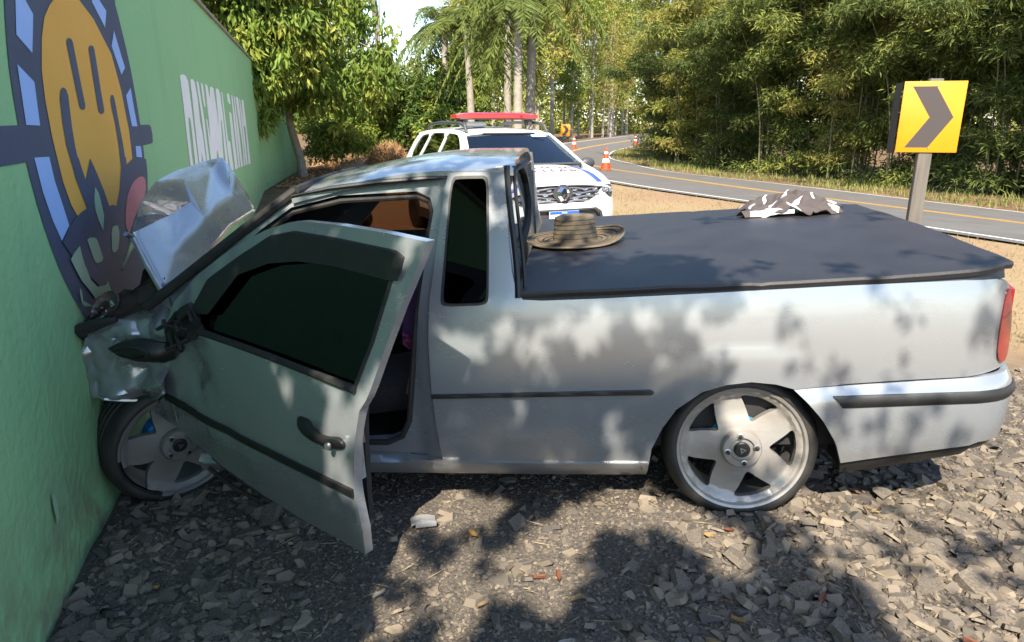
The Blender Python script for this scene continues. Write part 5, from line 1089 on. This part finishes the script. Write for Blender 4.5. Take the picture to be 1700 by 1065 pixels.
def leaves(name, P, D, L, W, r, mt, parent=None, fold=.25):
    """leaf blades (two folded halves each) at points P along directions D"""
    n = len(P); D = D / np.maximum(1e-6, np.linalg.norm(D, axis=1))[:, None]; a = r.normal(0, 1, (n, 3)); s = np.cross(D, a); s /= np.maximum(1e-6, np.linalg.norm(s, axis=1))[:, None]; u = np.cross(s, D)
    L = np.broadcast_to(L, (n,))[:, None]; W = np.broadcast_to(W, (n,))[:, None]; V = np.zeros((n, 4, 3))
    V[:, 0] = P; V[:, 1] = P + D * L * .45 + s * W * .5 + u * W * fold; V[:, 2] = P + D * L; V[:, 3] = P + D * L * .45 - s * W * .5 + u * W * fold
    F = np.array([(0, 1, 2), (0, 2, 3)]); return np_mesh(name, V.reshape(-1, 3), (F[None] + (np.arange(n) * 4)[:, None, None]).reshape(-1, 3), mt, parent)
x, y = visible_patch(r5, 900); P = np.c_[x, y, zground(x, y) + .016]; tag(leaves('straw_litter', P, r5.normal(0, 1, P.shape) * np.array([1, 1, .10]), r5.uniform(.02, .10, len(x)), .0035, r5, M['straw_litter']), 'dry straws and stems scattered over the gravel', 'straw', kind='stuff')
def clusters(r, C, rad, per, squash=.8):
    """leaf points scattered in small tufts round the centres C"""
    n = len(C); q = r.normal(0, 1, (n, per, 3)); q /= np.linalg.norm(q, axis=2)[:, :, None]; q *= (r.uniform(.15, 1, (n, per, 1)) ** .6); rad = np.broadcast_to(rad, (n,))
    o = q * rad[:, None, None] * np.array([1, 1, squash]); return (C[:, None, :] + o).reshape(-1, 3), q.reshape(-1, 3)
def limbs(r, base, top, rad, ends, mt, parent, wob=.12, name='trunk'):
    b = MB(); base = Vector(base); top = Vector(top); n = 7; mid = []
    for i in range(n): t = i / (n - 1); mid.append(base.lerp(top, t) + Vector((r.normal(0, wob) * t, r.normal(0, wob) * t, 0)))
    b.tube([tuple(p) for p in mid], [rad * (1 - .6 * i / (n - 1)) * (1.35 if i == 0 else 1) for i in range(n)], 9)
    for e in ends:
        k = int(r.integers(3, n)); a = mid[k]; e = Vector(e); m = a.lerp(e, .5) + Vector((r.normal(0, .2), r.normal(0, .2), r.uniform(0, .4))); rr = rad * (1 - .6 * k / (n - 1)) * .55
        b.tube([tuple(a), tuple(a.lerp(m, .5) + Vector((0, 0, .08))), tuple(m), tuple(m.lerp(e, .6)), tuple(e)], [rr, rr * .8, rr * .6, rr * .4, rr * .15], 6)
    return b.build(name, mt, parent)
def tree(name, loc, h, crown_c, crown_r, ntuft, per, tuft, leaf, label, seed, mt, bark='bark_dark', droop=.5, trad=.16, group=None, gap=.0, cat='tree', ntl=10, yellow=0.):
    """broad-leaved tree: trunk with limbs and a crown of leaf tufts; crown centre and radii relative to the foot"""
    r = np.random.default_rng(seed); t = empty(name, loc); tag(t, label, cat, group)
    cc = np.array(crown_c, float); cr = np.array(crown_r, float)
    lob = cc + r.normal(0, 1, (9, 3)) * cr * .42; lr = r.uniform(.38, .62, 9)
    which = r.integers(0, 9, ntuft); q = r.normal(0, 1, (ntuft, 3)); q /= np.linalg.norm(q, axis=1)[:, None]; C = lob[which] + q * (lr[which] * r.uniform(.35, 1, ntuft) ** .5)[:, None] * cr
    C = C[C[:, 2] > .25]
    P, Q = clusters(r, C, tuft * r.uniform(.6, 1.3, len(C)), per); D = Q * .6 + r.normal(0, .5, P.shape) + np.array([0, 0, -droop]); L = leaf[0] * r.uniform(.6, 1.3, len(P))
    limbs(r, (0, 0, -.4), (cc[0] * .5, cc[1] * .5, min(h * .75, cc[2] + .2 * cr[2])), trad, [tuple(c) for c in C[r.integers(0, len(C), ntl)]], M[bark], t)
    m_ = np.zeros(len(P), bool) if not yellow else (np.repeat(np.arange(len(C)), per) % 100 < yellow * 100)
    leaves('crown', P[~m_], D[~m_], L[~m_], L[~m_] * leaf[1], r, M[mt], t)
    if yellow: leaves('crown', P[m_], D[m_], L[m_], L[m_] * leaf[1], r, M['broad_lit'], t)  # yellow: share of tufts given the sunlit leaf tone
    return t
def gz(x, y): return float(zground(x, y)[0])
# broad-leaved tree spilling over the wall end
tree('overhanging_tree', (-6.95, 23.6, -.3), 9, (-.7, -2.4, 5.0), (3.1, 3.4, 3.7), 1500, 26, .36, (.26, .36), 'dense broad-leaved tree spilling over the far end of the green wall', 41, 'broad', 'bark_pale', 1.0, .15, yellow=.28)
tree('overhanging_tree', (-8.8, 16.0, -.3), 8, (.6, .2, 4.6), (1.6, 2.6, 2.6), 520, 24, .30, (.22, .36), 'leafy tree leaning over the wall coping behind the lettering', 42, 'broad', 'bark_dark', .9, .13, yellow=.18)
tree('slender_tree', (-6.6, 36, -.3), 10, (.2, 0, 9.6), (2.4, 2.0, 1.8), 240, 26, .45, (.28, .34), 'slender forked tree with an airy crown against the sky', 43, 'broad_lit', 'bark_pale', .6, .16, ntl=14)
tree('vine_bush', (-6.4, 26.5, -.3), 3, (0, 0, 1.0), (1.3, 1.2, 1.3), 240, 24, .26, (.15, .45), 'leafy shrub at the end of the wall by a pale stem', 44, 'broad', 'bark_pale', .4, .06, yellow=.4, cat='shrub')
for i, (x, y, h, rr, lab, mt, ye) in enumerate(((-4.6, 33, 4.6, 2.2, 'tall dark green shrub behind the pile of dry brush', 'bush', .12), (-7.0, 34, 3.2, 1.7, 'low yellowish shrub at the left of the dry brush', 'broad', .5), (-2.6, 31, 3.4, 1.4, 'round green shrub right behind the police car roof', 'bush', .25), (-2.4, 41, 6.5, 2.2, 'large leafy tree above the dark shrubs left of the palms', 'broad', .3), (-9.2, 44, 6, 3., 'far green tree seen under the overhanging branches', 'broad', .3), (-13, 38, 8, 4, 'wide tree behind the wall end, mostly hidden by leaves', 'bush', .2))):
    tree('shrub' if h < 5 else 'leafy_tree', (x, y, -.3), h, (0, 0, h * .52), (rr, rr, h * .44), int(220 * rr), 26, .34, (.22, .42), lab, 60 + i, mt, 'bark_dark', .35, .10, yellow=ye, cat='shrub' if h < 5 else 'tree')
# pile of dry brush
r8 = np.random.default_rng(8); t = empty('brush_pile', (-5.2, 28.5, -.31)); tag(t, 'pile of dry brown brush and leaves in front of the shrubs', 'brush pile')
q = r8.normal(0, 1, (9000, 3)); q /= np.linalg.norm(q, axis=1)[:, None]; q[:, 2] = abs(q[:, 2]); P = q * np.array([2.4, 1.4, .95]) * r8.uniform(.7, 1.02, (9000, 1)) * (.75 + .3 * np.sin(q[:, :1] * 5 + 1))
leaves('twigs', P, r8.normal(0, 1, P.shape) + np.array([0, 0, .1]), r8.uniform(.12, .4, len(P)), .03, r8, M['dry_leaf'], t)
MB().grid(lambda u, v: ((u - .5) * 4.2, (v - .5) * 2.4, .62 * max(0, 1 - (2 * u - 1) ** 2 - (2 * v - 1) ** 2) ** .7 * (.8 + .3 * nz(u * 4, v * 4, 1.)) - .05), 24, 16).build('heap', M['dry_leaf'], t)
n = 26000; x = r8.uniform(-9, 1.5, n); y = r8.uniform(20, 34, n); wxx = -6.84 - .186 * (y - 19.4); k = x > wxx + .3; x, y = x[k], y[k]
P = np.c_[x, y, zground(x, y) + r8.uniform(0, .10, len(x))]; o = leaves('leaf_litter', P, r8.normal(0, 1, P.shape) * np.array([1, 1, .25]), r8.uniform(.08, .22, len(P)), .05, r8, M['dry_leaf']); tag(o, 'brown fallen leaves covering the ground behind the pickup', 'leaf litter', kind='stuff')
# palms
def palm(loc, h, seed, label, nf=15, fl=2.6, rad=.15, lean=0.):
    r = np.random.default_rng(seed); t = empty('palm_tree', loc); tag(t, label, 'palm tree', 'palms behind the police car')
    b = MB(); b.tube([(lean * (i / 12) ** 2, 0, -.4 + (h + .4) * i / 12) for i in range(13)], [rad * (1.25 - .45 * i / 12) for i in range(13)], 10); b.build('trunk', M['bark_pale'], t)
    for k in range(nf):
        az = k * 2.4 + r.uniform(-.3, .3); el = r.uniform(-.2, 1.25); L = fl * r.uniform(.8, 1.1); d = np.array([math.cos(az), math.sin(az)]); pts = []
        for i in range(15):
            s = i / 14; rr_ = L * (s * math.cos(el) * .95 + .06); zz = L * (math.sin(el) * s - (.75 + .3 * math.cos(el)) * s * s); pts.append((lean + d[0] * rr_, d[1] * rr_, h + zz))
        fr = MB().tube(pts, [.028 * (1 - .85 * i / 14) for i in range(15)], 5).build('frond', M['palm'], t)
        PT = np.array(pts); T = np.gradient(PT, axis=0); idx = np.repeat(np.arange(1, 15), 12); base = PT[idx] + T[idx] * r.uniform(-.5, .5, (len(idx), 1)); sd = np.array([-d[1], d[0], 0]); sg = np.where(np.arange(len(idx)) % 2, 1, -1)[:, None]
        D = sd[None] * sg + T[idx] * 1.6 + np.array([0, 0, -.55]) + r.normal(0, .25, (len(idx), 3)); LL = .62 * np.sin(np.pi * (.12 + .85 * idx / 15)) * r.uniform(.8, 1.1, len(idx)); leaves('leaflet', base, D, LL, .045, r, M['palm'], fr)
    return t
palm((.20, 24.5, -.3), 5.6, 1, 'left of the two close-set palm trunks above the light bar', 16, 2.6, .15)
palm((.62, 25.8, -.3), 6.4, 2, 'right of the two close-set palm trunks above the light bar', 16, 2.7, .16, .15)
palm((-1.6, 29, -.3), 5.4, 3, 'palm with arching fronds left of the light bar', 15, 2.9, .14, -.2)
palm((-3.0, 33, -.3), 6.0, 4, 'palm with drooping yellowish fronds beside the sky gap', 15, 3.0, .14)
palm((-.2, 33, -.3), 8.0, 5, 'tallest palm rising above the twin palm trunks', 15, 3.0, .16)
# bamboo
def bamboo(seed, h, spread, ncul, ntuft, mt, lean, mt2=None):
    """clump: arching culms carrying drooping leaf sprays"""
    r = np.random.default_rng(seed); t = empty('bamboo_clump'); C = []
    for k in range(ncul):
        a = r.uniform(0, 6.283); rr_ = spread * math.sqrt(r.uniform(0, 1)); bx, by = rr_ * math.cos(a), rr_ * math.sin(a); H = h * r.uniform(.7, 1.08); o = np.array([math.cos(a), math.sin(a)]) * r.uniform(.6, 2.2) + np.array(lean) * r.uniform(.4, 1.2); pts = []
        for i in range(12):
            s = i / 11; pts.append((bx + o[0] * s ** 2.4, by + o[1] * s ** 2.4, -.3 + H * (s - .10 * s ** 4)))
        MB().tube(pts, [.036 * (1 - .85 * i / 11) for i in range(12)], 5).build('culm', M['culm'], t)
        PT = np.array(pts); m = ntuft // ncul; s = r.uniform(.02, 1, m) ** .75; f = s * 11; i0 = np.minimum(10, f.astype(int)); c = PT[i0] + (PT[i0 + 1] - PT[i0]) * (f - i0)[:, None]; ns = max(3, m // 11); js = r.integers(0, ns, m); of = r.normal(0, 1, (ns, 3)) * np.array([.75, .75, .35]) * (.45 + s[:ns])[:, None]; c = c[js] + of[js] + r.normal(0, 1, (m, 3)) * np.array([.30, .30, .13]); C.append(c)
    C = np.concatenate(C); C = C[C[:, 2] > .25]
    P, Q = clusters(r, C, r.uniform(.22, .60, len(C)), 34, .5); D = Q * np.array([1, 1, .35]) + r.normal(0, .45, P.shape) + np.array([0, 0, -.35]); L = r.uniform(.14, .32, len(P)); sel = np.repeat(r.uniform(0, 1, len(C)) < .35, 34)
    leaves('foliage', P[~sel], D[~sel], L[~sel], L[~sel] * .20, r, M[mt], t); leaves('foliage', P[sel], D[sel], L[sel], L[sel] * .20, r, M[mt2 or mt], t); return t
proto = [bamboo(1, 11, 1.2, 14, 1500, 'bamboo_shade', (-.9, -.9), 'bamboo'), bamboo(2, 12, 1.3, 14, 1500, 'bamboo', (-.8, -.6), 'bamboo_yellow'), bamboo(3, 9.5, 1.2, 14, 1400, 'bamboo_shade', (-.6, -1.0), 'bamboo_shade'), bamboo(4, 13, 1.4, 14, 1600, 'bamboo', (-1., -.4), 'bamboo_yellow')]  # shade-toned foliage, with brighter leaf tones standing for sunlit sprays
BS = [(17.6, 19.5, 0, 'bamboo clump at the right edge, beyond the chevron sign'), (16.6, 23.0, 2, 'dark bamboo clump directly behind the chevron sign plate'), (20.0, 24.5, 0, 'bamboo clump showing above the right end of the road'), (15.4, 26.5, 0, 'bamboo clump just left of the chevron sign'), (14.2, 29.5, 1, 'bamboo clump with pale lit sprays above the dark shirt'), (18.0, 30.0, 2, 'tall bamboo clump rising behind the front row at right'), (12.6, 32.5, 0, 'bamboo clump over the grass verge past the shirt'), (16.4, 35.0, 3, 'tall bamboo clump at the back of the thicket'), (11.4, 36.5, 2, 'shady bamboo clump with bare culms near the road'), (10.9, 41.0, 3, 'bamboo clump leaning out over the inside of the bend'), (14.2, 41.5, 1, 'bright bamboo clump above the middle of the thicket'), (10.6, 46.0, 2, 'dark bamboo clump at the tip of the inside bend'), (13.2, 49.5, 3, 'yellowish bamboo clump above the tip of the bend'), (11.8, 54.5, 1, 'bamboo clump overhanging the far side of the bend'), (17.0, 57, 3, 'tall yellowish bamboo behind the bend'), (23.5, 21, 1, 'bamboo clump beyond the right edge of the picture')]
used = set()
for i, (x, y, k, lab) in enumerate(BS):
    c = proto[k] if k not in used else copy_tree(proto[k]); used.add(k); c.location = (x, y, gz(x, y)); c.rotation_euler = (0, 0, R_((i * 37) % 50 - 25)); s = 1 + .12 * math.sin(i * 2.3); c.scale = (s, s, s); tag(c, lab, 'bamboo', 'bamboo thicket inside the bend')
# undergrowth at the foot of the bamboo
ru = np.random.default_rng(17); n = 2600; x = ru.uniform(6, 24, n); y = ru.uniform(12, 60, n); v = road_v(x, y); k = (v > 1.30) & (v < 1.85); C = np.c_[x[k], y[k], zground(x[k], y[k]) + ru.uniform(.05, 1.5, k.sum()) ** 1.4]
P, Q = clusters(ru, C, .38, 18, .7); o = leaves('undergrowth', P, Q + ru.normal(0, .4, P.shape), ru.uniform(.12, .32, len(P)), .05, ru, M['bamboo_shade']); tag(o, 'tangled dark undergrowth along the foot of the bamboo', 'undergrowth', kind='stuff')
# trees along the outside of the bend and the wood behind
def tall(x, y, h, seed, lab, mt, ye, rr=2.6): tree('tall_tree', (x, y, -.4), h, (0, 0, h * .60), (rr, rr, h * .40), int(300 * rr / 2.2), 22, .62, (.42, .30), lab, seed, mt, 'bark_pale', .5, .20, group='trees along the outside of the bend', yellow=ye, ntl=8)
for i, (x, y, h, lab, mt, ye) in enumerate(((2.2, 62, 19, 'tall tree with straight bare trunk just right of the twin palms', 'bamboo_yellow', .4), (4.0, 72, 21, 'tall yellowish tree above the small distant chevron sign', 'bamboo_yellow', .3), (6.6, 80, 20, 'tall slim tree behind the small distant chevron sign', 'broad', .4), (9.8, 90, 22, 'tall tree above the far stretch of road', 'bamboo', .4), (13.5, 100, 22, 'olive green tree over the end of the visible road', 'bamboo_yellow', .3), (17.5, 110, 24, 'farthest tall tree where the road disappears', 'broad', .4), (-1.5, 58, 18, 'tree rising behind the tallest palm', 'bamboo', .4), (-4.0, 66, 15, 'distant tree beneath the gap of sky', 'bamboo_yellow', .3))):
    tall(x, y, h, 80 + i, lab, mt, ye)
rw = np.random.default_rng(23); n = 7000; a = rw.uniform(-.75, .70, n); d = rw.uniform(118, 150, n); x = np.sin(a) * d; y = np.cos(a) * d; hmax = np.where((x / y > -.20) & (x / y < -.08), 7, np.where(x / y < -.1, 20, 34)); z = rw.uniform(0, 1, n) ** 1.25 * hmax
P, Q = clusters(rw, np.c_[x, y, z], 1.8, 22); o = leaves('distant_wood', P, Q + rw.normal(0, .5, P.shape), rw.uniform(.6, 1.3, len(P)), .36, rw, M['bamboo']); tag(o, 'distant wood closing the view behind road and trees', 'wood', kind='stuff')
# slim poles and trunks of the plantation beyond the bend
for i in range(14):
    x = -1 + i * 1.75 + rw.uniform(-.4, .4); y = 70 + i * 2.9 + rw.uniform(-2, 2); v = float(road_v(x, y)[0])
    if v > -.15: x -= 9 * (v + .25)
    t = empty('slim_trunk', (x, y, -.4)); tag(t, 'slim bare plantation trunk in the row beyond the bend', 'tree', 'plantation trunks beyond the bend'); MB().tube([(0, 0, -.3), (.1 * math.sin(i), .1, 4), (.2 * math.sin(i * 2), .1, 9), (.1, .2, 14)], [.16, .13, .10, .05], 7).build('trunk', M['bark_pale'], t)
    rr = np.random.default_rng(400 + i); C = np.c_[rr.normal(0, 1.0, 60), rr.normal(0, 1.0, 60), rr.uniform(3.5, 14, 60)]; P, Q = clusters(rr, C, .7, 16); leaves('crown', P, Q + rr.normal(0, .5, P.shape) + np.array([0, 0, -.4]), rr.uniform(.3, .5, len(P)), .11, rr, M['bamboo_yellow' if i % 2 else 'bamboo'], t)

# ---- the shade tree behind the viewer, whose crown dapples the pickup
GAPS=[(-0.83,2.31,-0.03,0.07),(-0.7,2.18,-0.03,0.05),(-0.82,2.12,-0.03,0.04),(-0.61,1.98,-0.03,0.08),(-0.68,1.88,-0.03,0.06),(-0.5,1.86,-0.03,0.04),(-0.45,1.93,-0.03,0.03),(-0.39,1.93,-0.03,0.03),(-0.4,1.83,-0.03,0.05),(-0.42,2.14,-0.03,0.03),(-0.44,2.25,-0.03,0.04),(-0.45,2.35,-0.03,0.03),(-0.79,1.84,-0.03,0.03),(-0.33,2.64,-0.03,0.06),(-0.28,2.45,-0.03,0.06),(-0.13,2.55,-0.03,0.08),(-0.17,2.26,-0.03,0.04),(-0.22,2.08,-0.03,0.06),(-0.25,2.0,-0.03,0.04),(-0.33,2.1,-0.03,0.03),(-0.14,1.98,-0.03,0.04),(-0.04,2.04,-0.03,0.05),(0.01,2.2,-0.03,0.07),(0.12,2.32,-0.03,0.08),(0.25,2.45,-0.03,0.09),(0.47,2.53,-0.03,0.11),(0.58,2.5,-0.03,0.08),(0.14,2.11,-0.03,0.09),(0.22,2.13,-0.03,0.06),(0.14,1.99,-0.03,0.06),(-0.21,1.82,-0.03,0.03),(-0.12,1.85,-0.03,0.03),(0.68,2.46,-0.03,0.08),(0.78,2.29,-0.03,0.09),(0.8,2.18,-0.03,0.07),(-0.28,2.57,0.73,0.04),(-0.27,2.57,0.6,0.04),(-0.27,2.57,0.53,0.03),(-0.18,2.56,0.68,0.04),(-0.19,2.56,0.62,0.04),(-0.02,2.55,0.75,0.05),(0.04,2.54,0.69,0.04),(0.12,2.53,0.7,0.04),(0.12,2.53,0.64,0.03),(0.19,2.52,0.78,0.06),(0.31,2.51,0.74,0.04),(0.32,2.51,0.67,0.04),(0.32,2.51,0.81,0.04),(0.5,2.49,0.8,0.06),(0.05,2.54,0.4,0.03),(0.4,2.5,0.39,0.04),(0.4,2.5,0.33,0.04),(0.42,2.5,0.27,0.03),(0.57,2.48,0.63,0.03),(0.67,2.47,0.82,0.05),(0.88,2.45,0.64,0.06),(0.74,2.47,0.73,0.05),(0.91,2.45,0.54,0.05),(-0.87,2.29,0.66,0.03),(-0.88,2.3,0.6,0.03),(-0.89,2.31,0.53,0.03),(-0.91,2.32,0.48,0.03),(-0.59,2.08,0.71,0.03),(-0.59,2.08,0.67,0.03),(-0.61,2.11,0.45,0.03),(-0.61,2.11,0.4,0.03),(-1.02,2.4,0.69,0.03),(-0.54,2.05,0.6,0.02),(-0.64,2.12,0.76,0.03),(-0.77,2.22,0.63,0.02),(-0.37,1.91,0.9,0.02),(-0.46,1.99,0.76,0.02),(-0.59,2.1,0.33,0.02)]

def shade_tree():
    r = np.random.default_rng(64); S = np.array(TOSUN); base = np.array([-3.4, -6.0, -.2]); t = empty('shade_tree', tuple(base)); tag(t, 'big shade tree behind the viewer dappling the pickup and gravel', 'tree')
    A = np.cross(S, [0, 0, 1.]); A /= np.linalg.norm(A); B = np.cross(A, S)
    G = np.array(GAPS); ga, gb, gr_ = G[:, :3] @ A, G[:, :3] @ B, G[:, 3]
    k_ = 60; q_ = np.c_[r.uniform(-1.15, .62, k_), r.uniform(1.35, 3.45, k_), np.zeros(k_)]; ga = np.r_[ga, q_ @ A]; gb = np.r_[gb, q_ @ B]; gr_ = np.r_[gr_ * np.where(G[:, 2] < 0, 1.3, np.where(G[:, 1] < 2.42, 1.4, .95)), r.uniform(.004, .022, k_)]
    n = 48500; gx_ = r.uniform(-2.9, 1.7, n); gy_ = r.uniform(.9, 3.9, n); P0 = np.c_[gx_, gy_, np.zeros(n)]; dist = r.uniform(5.0, 6.2, n)
    # lower, denser skirt of the crown: thins out to the right, with the holes the light falls through
    edge = np.where(gy_ > 2.75, .62, .85) + .22 * fnoise(gx_, gy_, 2.6, 75); den = 1 - .97 * ss(0, .28, gx_ - edge); den *= 1 - ss(3.50, 3.85, gy_)
    a, b_ = P0 @ A, P0 @ B; d = np.hypot(a[:, None] - ga[None], b_[:, None] - gb[None]) - gr_[None]; ok = (d.min(1) > .024) & (r.uniform(0, 1, n) < den * .26)
    C = (P0 + S * dist[:, None])[ok] - base
    P, Q = clusters(r, C, .035, 9, 1.); leaves('crown', P, Q * .5 + r.normal(0, .6, P.shape), r.uniform(.045, .075, len(P)), .045, r, M['broad'], t)
    # the rest of the crown, coarser: left of the picture, over the bed cover, and loose sprays to the right
    n = 9000; gx_ = r.uniform(-7, 5, n); gy_ = r.uniform(-3, 5.6, n); P0 = np.c_[gx_, gy_, np.zeros(n)]; dist = r.uniform(5.5, 7.5, n); core = (gx_ > -2.85) & (gx_ < 1.65) & (gy_ > .95) & (gy_ < 3.72)
    den = 1 - .96 * ss(.55, 1.15, gx_ + .10 * (gy_ - 2.0) + .25 * fnoise(gx_, gy_, 2.2, 75)); den *= np.where(gy_ > 3.60, .30 * np.clip(.35 + 1.5 * fnoise(gx_, gy_, 4.2, 71), 0, 1), 1); den *= 1 - ss(4.6, 5.5, gy_); den = np.where(gx_ > 1.0, np.where(gy_ > 2.75, .012, .16 * np.clip(.2 + 2 * fnoise(gx_, gy_, 3.2, 77), 0, 1)), den)
    ok = (r.uniform(0, 1, n) < den) & ~core & ((gy_ > .7) | (gx_ < -2.6))
    C2 = (P0 + S * dist[:, None])[ok] - base; print('shade tufts', len(C), len(C2))
    P, Q = clusters(r, C2, TUFT, 16, 1.); leaves('crown', P, Q * .5 + r.normal(0, .6, P.shape) + np.array([0, 0, -.3]), r.uniform(.07, .13, len(P)), .065, r, M['broad'], t)
    limbs(r, (0, 0, -.4), (1.4, 1.6, 4.2), .22, [tuple(c) for c in C2[(C2[:, 0] + base[0]) < -2.2][::max(1, int(((C2[:, 0] + base[0]) < -2.2).sum() / 22))][:22]], M['bark_dark'], t)
TUFT = .085
shade_tree()
